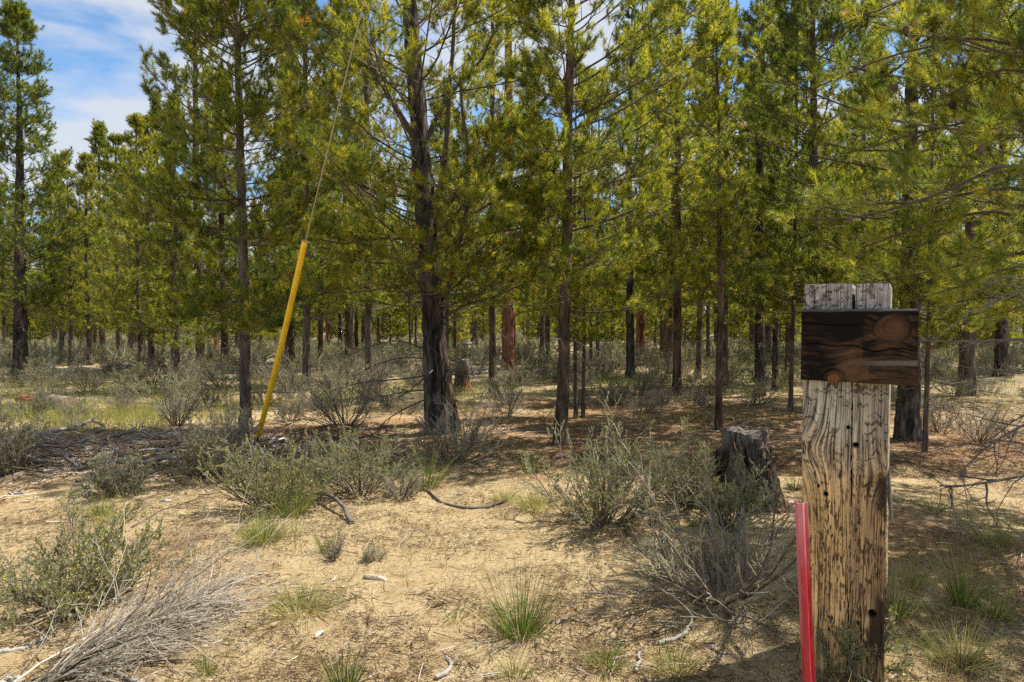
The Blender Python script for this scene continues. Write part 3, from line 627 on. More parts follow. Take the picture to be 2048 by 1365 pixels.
# ------------------------------------------------------------------ shrubs and grass
def shrub_mb(wd, ht, seed, kind='A', detail=1., n_stem=None):
    """kinds: A green-leaved bitterbrush, B grey-green sage, C nearly bare grey brush. wd, ht in metres."""
    rng = RS(seed); mb = MB(); lf = MB()
    ns = n_stem or int((32 if kind != 'C' else 34) * detail); r = wd / 2
    a = rng.random(ns) * 6.283; t = np.sqrt(rng.random(ns)) * (1.12 if kind != 'D' else 1.35)
    d = np.stack([np.cos(a) * np.sin(t) * r / ht * 1.4, np.sin(a) * np.sin(t) * r / ht * 1.4, np.cos(t) + .15], -1)
    reach = np.hypot(r * np.sin(t), ht * np.cos(t)) * rng.uniform(.7, 1.22, ns) * (.68 + .64 * vn(np.cos(a) * 1.3 + 5, np.sin(a) * 1.3 + 5, seed))
    pos = np.stack([np.cos(a), np.sin(a), 0 * a], -1) * (rng.random((ns, 1)) * r * .16); pos[:, 2] = -.03
    S = grow(pos, d, reach, 8, .03, .13, rng)
    th0 = (.0038 + .0046 * ht) * (1.35 if kind == 'D' else 1)
    mb.tubes(S, taper(ns, 8, th0 * rng.uniform(.6, 1.3, ns), .3), 4, 0, .3 + rng.normal(0, .1, ns))
    k1, k2 = (7, 5) if kind in 'ABF' else ((8, 5) if kind == 'C' else (7, 5))
    p, dd, tt, par = spawn(S, k1, .22, 1, .55, rng, .1, .12)
    l1 = reach[par] * .42 * (1.15 - tt * .7) * rng.uniform(.5, 1.2, len(p))
    S1 = grow(p, dd, l1, 5, .05, .16, rng); mb.tubes(S1, taper(len(p), 5, th0 * .42, .45), 3, 0, .45 + rng.normal(0, .14, len(p)))
    p2, d2, t2, par2 = spawn(S1, k2, .2, 1, .6, rng, 0, .12)
    l2 = np.maximum(.03, l1[par2] * .45 * rng.uniform(.5, 1.3, len(p2)))
    S2 = grow(p2, d2, l2, 3, .05, .15, rng); mb.tubes(S2, taper(len(p2), 3, th0 * .24, .5), 3, 0, .66 + rng.normal(0, .18, len(p2)))
    if kind == 'D':
        p3, d3, t3, par3 = spawn(S2, 8, .1, 1, .8, rng, 0, .3); keep = rng.random(len(p3)) < .8
        leaves(lf, p3[keep], d3[keep], .011 * rng.uniform(.6, 1.3, keep.sum()), .005, rng, .45 + rng.normal(0, .1, keep.sum()), 1)
    elif kind == 'A' or kind == 'B' or kind == 'F':
        kk = 17 if kind != 'B' else 14
        p3, d3, t3, par3 = spawn(S2, kk, .1, 1, .8, rng, 0, .3)
        keep = rng.random(len(p3)) < (.85 if kind != 'B' else .8)
        p3, d3 = p3[keep], d3[keep]
        if kind == 'B': ln, wd_, ti = .017, .0060, .12 + rng.normal(0, .10, len(p3))
        else: ln, wd_, ti = .0125, .0068, .44 + rng.normal(0, .14, len(p3))
        if kind == 'F': ti = np.where(rng.random(len(p3)) < .06, 1., ti)
        leaves(lf, p3, d3, ln * rng.uniform(.6, 1.3, len(p3)), wd_, rng, ti, 1)
    else:
        p3, d3, t3, par3 = spawn(S2, 2, .2, 1, .8, rng, 0, .3); keep = rng.random(len(p3)) < .35
        leaves(lf, p3[keep], d3[keep], .014, .006, rng, .2, 1)
    return mb, lf
def add_shrub(px, py, wpx, hpx, kind, label, seed, name=None, detail=1., n_stem=None):
    g = ground(px, py); s = g[1] / FPX * 1.13
    o = shrub_thing(wpx * s, hpx * s, seed, kind, label, g, name, detail, n_stem); SHR.append((g[0], g[1], wpx * s * .5))
    return o
def shrub_thing(w_, h_, seed, kind, label, loc, name=None, detail=1., n_stem=None):
    mb, lf = shrub_mb(w_, h_, seed, kind, detail, n_stem)
    o = empty(name or {'A': 'green_shrub', 'B': 'sagebrush', 'C': 'bare_shrub', 'D': 'sparse_shrub', 'F': 'flowering_shrub'}[kind], loc, label, 'shrub', 'shrubs on the sand')
    mb.build('stems', M['stem'], o); lf.build('foliage', M['leaf'], o)
    return o
SHR = []

def build_shrubs():
    H = [(540, 1018, 205, 108, 'F', 'leafy yellow-green shrub growing at the foot of the yellow guy guard', 201, 1.2),
         (720, 990, 230, 112, 'A', 'leafy grey-green shrub in front of the forked pine, with pale dead stems sweeping right', 202, 1.2),
         (1205, 1052, 280, 165, 'A', 'big round grey-tipped shrub left of the charred stump, leafy inside', 203, 1.3),
         (1440, 1198, 400, 222, 'D', 'sprawling nearly bare dark shrub between the red stake and the sand', 204, 1.05),
         (905, 930, 200, 120, 'D', 'low dark twiggy shrub round the foot of the forked pine', 205, 1.),
         (412, 965, 150, 125, 'B', 'dark grey sage beside the pile of dead sticks', 206, 1.),
         (690, 855, 190, 105, 'C', 'dark bare shrub behind the leafy one, in the forked pine\'s shade', 207, 1.),
         (330, 800, 130, 62, 'A', 'pale green shrub behind the stick pile near the dense pine', 208, .9),
         (355, 852, 110, 110, 'C', 'upright silvery dead shrub rising from the stick pile', 209, .8),
         (140, 1196, 345, 128, 'F', 'shrub dotted with tiny yellow flowers at the lower left', 210, 1.5),
         (245, 992, 100, 75, 'B', 'small sage in front of the stick pile', 211, .8),
         (1015, 832, 150, 58, 'C', 'low dark brush between the forked and the straight slim pine', 212, .8),
         (1020, 778, 95, 52, 'B', 'sage at the foot of the orange-barked pine', 213, .7),
         (1315, 778, 110, 58, 'C', 'grey brush right of the dark-trunked pine in the middle distance', 214, .7),
         (1285, 826, 100, 46, 'C', 'low brown brush on the needle litter behind the big round shrub', 215, .7),
         (1410, 812, 70, 40, 'C', 'small dark brush left of the young pine', 216, .6),
         (1505, 808, 100, 50, 'C', 'grey brush at the foot of the dark trunks left of the post', 217, .7),
         (1375, 1018, 210, 140, 'A', 'grey-green shrub leaning against the charred stump', 218, 1.2),
         (60, 835, 85, 40, 'B', 'flat sage in front of the rotten log at the left', 219, .7),
         (28, 960, 100, 110, 'B', 'dark sage cut by the left edge beside the stick pile', 220, .9),
         (1700, 1352, 190, 110, 'A', 'fresh green sprigs round the foot of the timber post', 221, .45),
         (748, 1108, 46, 26, 'C', 'tiny grey plant alone on the open sand', 222, .3),
         (676, 1104, 44, 36, 'C', 'little grey plant beside a green grass tuft on the sand', 223, .3),
         (580, 782, 80, 52, 'A', 'green shrub just right of the guy guard, halfway to the orange trunks', 224, .7),
         (640, 820, 140, 60, 'A', 'pale shrub behind the dark bare one', 225, .7),
         (1960, 880, 150, 90, 'C', 'tangled dark brush under the boughs at the right edge', 226, .9),
         (1880, 862, 90, 60, 'C', 'grey brush just right of the blackened trunk', 227, .7),
         (175, 785, 70, 45, 'C', 'small pale brush on the grass between the log and the brown pine', 228, .6),
         (470, 905, 90, 75, 'C', 'dark brush behind the leafy shrub at the dense pine\'s foot', 229, .8),
         (1455, 1066, 175, 98, 'A', 'silver-green shrub in front of the charred stump', 230, .9),
         (800, 1000, 90, 60, 'C', 'pale dead stems lying at the right of the leafy grey-green shrub', 231, .7)]
    for (px, py, wp, hp, k, lb, sd, dt) in H: add_shrub(px, py, wp, hp, k, lb, sd, detail=dt)
    # brush farther off: copies of six
    rng = RS(31)
    PR = [(shrub_thing(.95, .55, 300 + i, k, 'x', (0, 0, 0), detail=.7), k) for i, k in enumerate('BBBCBABA')]
    pts = []; tr = 0
    fixed = [(100, 770), (230, 745), (420, 765), (385, 735), (545, 765), (770, 752), (810, 745), (470, 745), (920, 725), (980, 722), (1075, 735), (1050, 750), (1135, 752), (1230, 745), (1340, 735), (1480, 745), (1560, 760), (600, 745), (300, 735), (150, 725), (60, 742), (690, 742), (1900, 770), (1980, 790), (740, 800), (240, 815)]
    for (px, py) in fixed: pts.append(G(px, py)[:2])
    while len(pts) < 265 and tr < 4000:
        tr += 1; y = 8.5 + 17 * rng.random(); px = rng.uniform(-60, 2100); x = at(px, 640, y)[0]
        if y < 11 and px > 850 : continue
        if min(math.hypot(x - a, y - b) for a, b in pts) < .7: continue
        if any(math.hypot(x - a, y - b) < c + .35 for a, b, c in SHR): continue
        pts.append((x, y))
    items = []; data = []
    for i, (x, y) in enumerate(pts):
        j = int(rng.integers(len(PR))); px = topix(np.array([x, y, 0.]))[0]
        items.append((px, {'A': 'pale green', 'B': 'grey-green', 'C': 'bare grey'}[PR[j][1]])); data.append((x, y, j))
    lbs = sector_labels(items, 'brush in the distance'); used = set()
    for (x, y, j), lb in zip(data, lbs):
        s = rng.uniform(.45, 1.1) * (.85 if y < 13 else 1.15); loc = (x, y, height(x, y)); rt = rng.uniform(0, 6.28); z = s * rng.uniform(.8, 1.1)
        if j not in used:
            used.add(j); o = PR[j][0]; o.location = loc; o.rotation_euler = (0, 0, rt); o.scale = (s, s, z); o['label'] = lb; o['group'] = 'low brush among the distant trunks'
        else: copy_thing(PR[j][0], loc, rt, (s, s, z), lb, 'low brush among the distant trunks')
    # beyond that the sage is one cover
    mb = MB(); n = 0
    for i in range(1900):
        y = 21 + 55 * rng.random(); x = rng.uniform(-.95, .95) * y; r = rng.uniform(.3, .7); h_ = r * rng.uniform(.7, 1.1)
        c = 70; a = rng.random(c) * 6.283; t = np.arccos(1 - rng.random(c)); d = np.stack([np.cos(a) * np.sin(t), np.sin(a) * np.sin(t), np.cos(t) * .9 + .1], -1)
        b = np.broadcast_to(np.array([x, y, height(x, y)]), (c, 3)) + d * r * .2
        leaves(mb, b, d, r * rng.uniform(.3, 1.1, c), .022 + .014 * r, rng, rng.uniform(.0, .42) + rng.normal(0, .08, c), 0)
    tag(mb.build('sagebrush_cover', [M['leaf'], M['stem']]), 'grey-green sage carpeting the ground between the far trunks', 'ground cover', kind='stuff')

def tuft(px, py, wpx, hpx, n, t0, label, seed, spread=.75, wd=.004, bend=.12, dry=.15):
    rng = RS(seed); g = ground(px, py); s = g[1] / FPX * 1.2; r = wpx * s / 2; h = hpx * s; n = int(n * 1.4)
    a = rng.random(n) * 6.283; q = np.sqrt(rng.random(n)); pos = np.stack([np.cos(a) * q * r * .45, np.sin(a) * q * r * .45, np.full(n, -.01)], -1)
    t = q * spread + rng.normal(0, .1, n); d = np.stack([np.cos(a) * np.sin(t), np.sin(a) * np.sin(t), np.cos(t)], -1)
    ti = t0 + rng.normal(0, .09, n); ti = np.where(rng.random(n) < dry, .8 + .15 * rng.random(n), ti)
    mb = MB(); blades(mb, pos, d, h * rng.uniform(.5, 1.15, n), wd, bend, rng, ti, 0, 4)
    o = mb.build('grass_tuft', M['grass']); o.location = g
    return tag(o, label, 'grass', 'grass tufts on the sand')

def build_grass():
    tuft(1060, 955, 46, 46, 80, .12, 'bright green grass tuft on the needle litter behind the curved stick', 401, .5)
    tuft(1075, 1018, 110, 44, 260, .60, 'wide pale grass patch at the end of the long curved stick', 402, .9)
    tuft(1010, 1005, 60, 34, 120, .62, 'pale grass tuft on the tip of the long curved stick', 403, .9)
    tuft(525, 1080, 95, 60, 330, .48, 'round yellow-green grass clump below the leafy shrub by the guy guard', 404, .85)
    tuft(585, 1030, 90, 90, 160, .36, 'tall green grass growing through the right of the yellow-green shrub', 405, .6)
    tuft(660, 1096, 55, 60, 70, .18, 'upright green grass tuft beside the little grey plant', 406, .5)
    tuft(600, 1215, 150, 62, 230, .52, 'sprawling half-dry grass tuft on the open sand', 407, 1.1, bend=.16, dry=.4)
    tuft(1042, 1262, 130, 120, 210, .14, 'large stiff dark green grass tuft in the middle foreground', 408, .75, bend=.05)
    tuft(690, 1375, 85, 80, 120, .10, 'dark green grass tuft cut by the bottom edge', 409, .6, bend=.05)
    tuft(1210, 1325, 90, 50, 130, .34, 'low green grass tuft in the shade below the bare shrub', 410, .9)
    tuft(1590, 985, 36, 34, 60, .18, 'small green grass tuft right of the charred stump', 411, .5)
    tuft(1865, 1030, 60, 44, 80, .35, 'low green grass tuft right of the post on the sunny sand', 412, .9)
    tuft(1925, 1215, 70, 110, 120, .26, 'tall thin green grass tuft right of the timber post', 413, .5)
    tuft(1990, 1090, 90, 60, 110, .50, 'pale grass tuft near the right edge under the bare bough', 414, .9)
    tuft(1990, 1240, 70, 80, 90, .40, 'loose grass tuft by the right edge', 415, .7)
    tuft(1790, 1240, 70, 100, 90, .38, 'thin grass growing behind the foot of the post', 416, .5)
    tuft(850, 985, 90, 80, 150, .34, 'long green grass under the pale swept stems of the leafy shrub', 417, .7)
    tuft(910, 1235, 50, 34, 40, .45, 'few short green blades on the shaded sand', 418, .7)
    tuft(415, 1330, 60, 50, 50, .30, 'thin green blades beside the dry brush heap', 419, .6)
    tuft(560, 1200, 40, 30, 40, .60, 'short dry tuft left of the sprawling grass', 420, .9)
    tuft(205, 1030, 70, 46, 110, .40, 'green grass in front of the small sage', 421, .8)
    tuft(240, 1040, 60, 36, 80, .56, 'yellowish tuft at the edge of the stick pile', 422, .9)
    tuft(1030, 1350, 70, 46, 60, .42, 'thin blades at the bottom edge below the dark tuft', 423, .8)
    tuft(1350, 1330, 120, 60, 130, .42, 'half-dry grass at the bottom between the bare shrub and red stake', 424, .9, dry=.4)
    tuft(1920, 1330, 120, 90, 150, .50, 'dry grass in the lower right corner', 425, .9, dry=.4)
    tuft(1830, 1180, 60, 60, 70, .46, 'pale grass just right of the post at mid height', 426, .7, dry=.3)
    # the grass nobody could count
    rng = RS(61); mb = MB()
    def patch(px0, px1, y0, y1, n, tint, ln, thr=.5, wd=.006):
        y = y0 + (y1 - y0) * rng.random(n * 3); px = rng.uniform(px0, px1, n * 3); x = np.array((px - 1024) / FPX * y)
        k = fbm(x * .9, y * .9, 61, 4) + rng.normal(0, .05, len(x)) > thr; x, y = x[k][:n], y[k][:n]; n = len(x)
        a = rng.random(n) * 6.283; t = np.abs(rng.normal(0, .5, n)); d = np.stack([np.cos(a) * np.sin(t), np.sin(a) * np.sin(t), np.cos(t)], -1)
        blades(mb, np.stack([x, y, height(x, y)], -1), d, ln * rng.uniform(.4, 1.2, n), wd, .12, rng, tint + rng.normal(0, .12, n), 0, 2)
    patch(-80, 560, 9.0, 17, 11000, .64, .17, .53, .008); patch(-80, 330, 7.6, 11, 5000, .60, .15, .52, .007)
    patch(900, 2050, 9, 15, 5000, .58, .14, .54, .007); patch(560, 1000, 10, 16, 5000, .58, .16, .52, .008); patch(1050, 1600, 14, 26, 7000, .42, .2, .5, .014)
    patch(0, 2048, 2.3, 7.5, 7000, .62, .07, .50, .003); patch(1600, 2048, 2.4, 6.5, 1700, .66, .12, .5, .003); patch(150, 600, 4.0, 6.5, 900, .4, .12, .5, .004)
    tag(mb.build('grass', M['grass']), 'thin green and straw-coloured grass scattered over the clearing', 'grass', kind='stuff')

# ------------------------------------------------------------------ litter
def build_litter():
    rng = RS(71)
    # pumice grit and pebbles
    mb = MB(); n = 26000; y = 2.2 + 6.5 * rng.random(n) ** 1.3; px = rng.uniform(-60, 2110, n); x = (px - 1024) / FPX * y
    r = .0018 + .0035 * rng.random(n) ** 3; r = np.where(rng.random(n) < .006, r * 3, r); z = height(x, y) + r * .5 + (fbm(x * 9, y * 9, 11, 3) - .5) * .030 * np.exp(-np.hypot(x, y - 4) / 9)
    base = np.array([[1, 0, 0], [0, 1, 0], [-1, 0, 0], [0, -1, 0], [0, 0, .8], [0, 0, -.8]]) ; F = np.array([[0, 1, 4], [1, 2, 4], [2, 3, 4], [3, 0, 4], [1, 0, 5], [2, 1, 5], [3, 2, 5], [0, 3, 5]])
    V = np.stack([x, y, z], -1)[:, None] + base[None] * r[:, None, None] * rng.uniform(.6, 1.4, (n, 6, 1))
    mb.add(V.reshape(-1, 3), tris=(F[None] + (np.arange(n) * 6)[:, None, None]).reshape(-1, 3), tint=np.repeat(np.clip(rng.normal(.5, .28, n), 0, 1), 6))
    tag(mb.build('gravel', M['pebble'], smooth=False), 'coarse pale pumice grit over the sand', 'gravel', kind='stuff')
    # fallen needles and twig bits
    def bits(n, fx, L0, L1, w_, t0, ts, mb, k=3):
        x, y = fx(n); n = len(x); a = rng.random(n) * 6.283; ln = rng.uniform(L0, L1, n)
        d = np.stack([np.cos(a), np.sin(a), rng.normal(0, .12, n)], -1)
        p0 = np.stack([x, y, height(x, y) + .006 + (fbm(x * 9, y * 9, 11, 3) - .5) * .030 * np.exp(-np.hypot(x, y - 4) / 9) + .012 * rng.random(n)], -1)
        P = grow(p0, d, ln, 3, 0, .12, rng); mb.tubes(P, taper(n, 3, w_ * rng.uniform(.5, 1.4, n), .5), k, 0, np.clip(rng.normal(t0, ts, n), 0, 1))
    def field(y0, y1, px0, px1, thr=None, sd=71, sc_=3.3):
        def f(n):
            y = y0 + (y1 - y0) * rng.random(n * 3) ** 1.2; x = (rng.uniform(px0, px1, n * 3) - 1024) / FPX * y
            if thr is not None:
                k = fbm(x * sc_, y * sc_, sd, 5) + rng.normal(0, .06, len(x)) > thr; x, y = x[k], y[k]
            return x[:n], y[:n]
        return f
    mb = MB()
    bits(46000, field(2.2, 8, -60, 2110, .44), .015, .06, .0014, .24, .2, mb)
    bits(26000, field(6, 12, 560, 2100, .42, 31, 1.1), .03, .08, .0022, .22, .10, mb)
    bits(4200, field(2.2, 8, -60, 2110), .04, .16, .0022, .55, .28, mb, 4)
    bits(1500, field(8, 16, -60, 2110), .12, .5, .006, .66, .2, mb, 4)
    # chips of bark
    n = 14000; x, y = field(2.2, 7.5, -60, 2110, .46)(n); n = len(x); c = np.stack([x, y, height(x, y) + .008], -1); a = rng.random(n) * 6.283; s = .004 + .011 * rng.random(n) ** 3
    u = np.stack([np.cos(a), np.sin(a), rng.normal(0, .3, n)], -1) * s[:, None]; v = np.stack([-np.sin(a), np.cos(a), rng.normal(0, .3, n)], -1) * s[:, None] * .4
    mb.add(np.stack([c - u - v * .3, c + u * .2 - v * .9, c + u * 1.1 + v * .2, c - u * .1 + v * .8], 1).reshape(-1, 3), quads=np.arange(n * 4).reshape(-1, 4), tint=np.repeat(np.clip(rng.normal(.26, .16, n), 0, 1), 4))
    tag(mb.build('needle_litter', M['litter']), 'brown fallen needles, twig bits and bark chips on the ground', 'litter', kind='stuff')
    # the slash heap: chips and sticks nobody could count, with the bigger sticks as things on it
    def pilef(n):
        a = rng.normal(0, 1, (n, 2)); return PILE[0] + a[:, 0] * .95, PILE[1] + .05 + a[:, 1] * .55
    mb = MB(); bits(2600, pilef, .10, .42, .0050, .62, .18, mb, 4); bits(1600, pilef, .06, .2, .010, .66, .16, mb, 4); bits(800, lambda n: (PILE[0] - 1.0 + rng.normal(0, .8, n), PILE[1] - 1.4 + rng.normal(0, .35, n)), .05, .2, .007, .62, .18, mb, 4)
    n = 1500; x, y = pilef(n); y = y + .45; c = np.stack([x, y, height(x, y) + .02], -1); a = rng.random(n) * 6.283; s = .015 + .045 * rng.random(n) ** 2
    u = np.stack([np.cos(a), np.sin(a), rng.normal(0, .3, n)], -1) * s[:, None]; v = np.stack([-np.sin(a), np.cos(a), rng.normal(0, .3, n)], -1) * s[:, None] * .5
    mb.add(np.stack([c - u - v, c + u - v * .6, c + u * .8 + v, c - u * .9 + v * .8], 1).reshape(-1, 3), quads=np.arange(n * 4).reshape(-1, 4), tint=np.repeat(np.clip(rng.normal(.7, .2, n), 0, 1), 4))
    tag(mb.build('slash_debris', M['litter']), 'heap of grey chips and broken sticks on the ground at the left', 'debris', kind='stuff')

def stick(pts, r0, r1, label, seed, mat='dead', tint=.5, m=22, wob=.006, name='dead_stick', cat='stick', fork=0, group='dead sticks on the ground', hgt=None):
    P = np.array(pts, float)
    if P.shape[1] == 2:
        P = np.array([ground(x, y) for x, y in pts]); P[:, 2] += r0 * .7 + (np.array(hgt) if hgt is not None else 0)
    P = resample(P, m); rg = RS(seed); P[1:] += np.cumsum(rg.normal(0, wob, (m - 1, 3)), 0) * [1, 1, .4]
    P[:, 2] = np.maximum(P[:, 2], height(P[:, 0], P[:, 1]) + r1 * .5)
    loc = P[0].copy(); P = P - loc; mb = MB(); R = np.linspace(r0, r1, m) * (1 + rg.normal(0, .13, m))
    mb.tubes(P, R[None], 9, 0, tint); 
    for e, c in ((0, P[0]), (m - 1, P[-1])):
        k = 9; ring = mb.V[0][e * k:(e + 1) * k]; mb.disc(c, None, ring, 0, min(1, tint + .15))
    if fork:
        p, d, t, par = spawn(P[None], fork, .25, .95, .7, rg, .6, .05); Ln = np.linalg.norm(np.diff(P, axis=0), axis=1).sum()
        S = grow(p, d, Ln * rg.uniform(.12, .35, len(p)), 6, 0, .14, rg); mb.tubes(S, taper(len(p), 6, r1 * .8, .35), 5, 0, tint)
    o = mb.build(name, M[mat]); o.location = loc
    return tag(o, label, cat, group)

def build_sticks():
    stick([(1012, 1010), (985, 1018), (930, 1021), (885, 1012), (850, 985), (828, 950), (812, 925)], .0125, .005, 'long curved dark stick bowed across the sand in the middle', 501, tint=.36, wob=.0045, fork=5, hgt=[.02, .0, .0, .0, .02, .08, .16], m=40)
    stick([(704, 1050), (688, 1028), (660, 1012), (618, 1000)], .018, .010, 'short arched grey stick poking out of the yellow-green shrub', 502, tint=.38, wob=.003, hgt=[0, .05, .08, .05], m=24)
    stick([(870, 1352), (893, 1340), (905, 1322), (893, 1305)], .012, .005, 'pale crooked root bit at the bottom edge', 503, tint=.85, fork=2, wob=.004)
    stick([(1272, 1338), (1284, 1318), (1278, 1300), (1286, 1284)], .009, .004, 'thin pale upright-lying twig below the bare shrub', 504, tint=.8, fork=2, wob=.004)
    stick([(1318, 1278), (1345, 1268), (1372, 1262), (1384, 1240)], .012, .005, 'pale crooked twig in the shade left of the red stake', 505, tint=.75, fork=2, wob=.004)
    stick([(1112, 1245), (1140, 1236), (1168, 1242), (1180, 1240)], .009, .004, 'thin white twig right of the dark green tuft', 506, tint=.9, fork=2, wob=.003)
    stick([(1420, 1290), (1440, 1305), (1465, 1312)], .008, .003, 'small grey twig at the bottom left of the red stake', 507, tint=.7, fork=1, wob=.003)
    stick([(1310, 1200), (1350, 1225), (1380, 1240)], .006, .003, 'thin grey twig lying under the bare shrub', 508, tint=.65, fork=1, wob=.003)
    stick([(300, 1380), (270, 1345), (225, 1318)], .012, .006, 'bent pale stem lying below the dry brush heap', 509, tint=.8, fork=2, wob=.004)
    stick([(-20, 1300), (30, 1290), (70, 1280), (120, 1250)], .012, .004, 'whitish branched dead stem at the left edge of the foreground', 510, tint=.95, fork=6, wob=.006)
    stick([(-30, 1365), (10, 1355), (40, 1362)], .014, .008, 'pale hooked stem in the bottom left corner', 511, tint=.9, fork=2, wob=.006)
    stick([(265, 1052), (330, 1020), (404, 995)], .007, .003, 'thin shadow streak on the sand below the sage, modelled as a dark twig', 512, tint=.3, fork=2, wob=.003)  # a streak of cast shadow, put in as a thin dark stick
    rng = RS(515)
    spots = [(120, 880), (200, 905), (300, 900), (360, 905), (90, 925), (170, 930), (250, 935), (330, 930), (410, 900), (60, 900), (210, 880), (280, 875), (380, 880), (140, 955), (230, 960), (310, 950), (60, 950), (420, 925), (180, 865), (330, 862), (265, 915), (100, 905)]
    lb = sector_labels  # (order along the heap)
    order = sorted(range(len(spots)), key=lambda i: spots[i][0]); rank = {i: k for k, i in enumerate(order)}
    for i, (px, py) in enumerate(spots):
        a = rng.normal(0, .45); Ln = rng.uniform(60, 170); dx_ = math.cos(a) * Ln / 2; dy_ = math.sin(a) * Ln * .16
        thick = rng.uniform(.012, .034); lift = rng.uniform(.0, .10)
        stick([(px - dx_, py - dy_), (px, py + rng.normal(0, 3)), (px + dx_, py + dy_)], thick, thick * .55, ('stout' if thick > .023 else 'thin') + f' grey dead stick on the slash heap, {ORD[rank[i]] if rank[i] < 20 else str(rank[i] + 1) + "th"} from the heap\'s left end', 520 + i, tint=rng.uniform(.3, .8), fork=int(rng.integers(0, 4)), wob=.006, hgt=[lift * rng.random(), lift, lift * rng.random()], group='dead sticks of the slash heap')
    # farther sticks and logs
    stick([(660, 772), (635, 770), (605, 767)], .05, .065, 'rotten orange-brown log lying behind the pale shrub', 560, mat='litter', tint=.42, name='fallen_log', cat='log', wob=.01, group='fallen logs')
    stick([(600, 735), (640, 738), (690, 742)], .04, .02, 'grey pole lying among the brush below the orange trunks', 561, tint=.75, name='fallen_branch', cat='branch', fork=4, wob=.02)
    stick([(880, 745), (860, 740), (830, 728)], .05, .03, 'bleached log end left of the grey stump', 562, tint=.95, name='fallen_log', cat='log', wob=.01, group='fallen logs')
    stick([(945, 750), (985, 742), (1010, 736)], .04, .02, 'weathered branch lying between the grey stump and orange pine', 563, tint=.7, name='fallen_branch', cat='branch', fork=4, wob=.02)
    stick([(215, 738), (240, 732), (262, 738)], .06, .03, 'white broken branch in the grass near the brown pine', 564, tint=1., name='fallen_branch', cat='branch', fork=5, wob=.02)
    stick([(1050, 870), (1090, 866), (1130, 868)], .012, .006, 'pale stick on the needle litter left of the straight slim pine', 565, tint=.9, fork=3, wob=.004)
    stick([(520, 735), (470, 728), (430, 735)], .05, .03, 'dark branch heap behind the dense pine', 566, tint=.3, name='fallen_branch', cat='branch', fork=9, wob=.03)

def build_log():
    # sawn log end beside the rotten trunk at the left
    p0 = ground(138, 822); p1 = ground(40, 806); ax = nrm(p1 - p0); up = np.array([0, 0, 1.])
    n = 30; P = p0 + np.linspace(0, 1, n)[:, None] * (p1 - p0); P[:, 2] += .10
    root = empty('fallen_log', p0, 'grey weathered log lying in the grass at the left, its rotten middle broken open', 'log', 'fallen logs')
    k = 30; A = np.arange(k) * 2 * np.pi / k; rg = RS(5); f = np.linspace(0, 1, n)
    side = np.cross(ax, up); R = .115 + 0 * f
    jag = vn(A[None] * 3, f[:, None] * 14, 3) ; rr = R[:, None] * (1 + .16 * (np.abs(vn(A[None] * 5, f[:, None] * 3, 9) - .5) * 2 - .4))
    broken = sstep(.33, .42, f)[:, None]; rr = rr * (1 - broken * (.25 + .6 * np.maximum(0, np.sin(A)[None]) * jag))
    V = P[:, None] + rr[..., None] * (np.cos(A)[None, :, None] * side + np.sin(A)[None, :, None] * up)
    i, j = np.meshgrid(np.arange(n - 1), np.arange(k), indexing='ij'); j2 = (j + 1) % k
    g = vn(A[None] * 9, f[:, None] * 4, 21)[..., None]
    C = np.array([.24, .185, .125]) * (.6 + .8 * g); Rt = np.array([.22, .10, .045]) * (.5 + 1.0 * jag[..., None]); C = C * (1 - broken[..., None]) + Rt * broken[..., None]
    mb = MB(); mb.add((V - p0).reshape(-1, 3), quads=np.stack([i * k + j, i * k + j2, (i + 1) * k + j2, (i + 1) * k + j], -1).reshape(-1, 4), color=C.reshape(-1, 3))
    cv = np.vstack([(P[0] - p0)[None], V[0] - p0]); mb.add(cv, tris=[[0, 1 + (q + 1) % k, 1 + q] for q in range(k)], color=np.array([.26, .20, .13]))
    cv = np.vstack([(P[-1] - p0)[None], V[-1] - p0]); mb.add(cv, tris=[[0, 1 + q, 1 + (q + 1) % k] for q in range(k)], color=np.array([.2, .11, .06]))
    mb.build('log_body', M['stump_hue'], root)

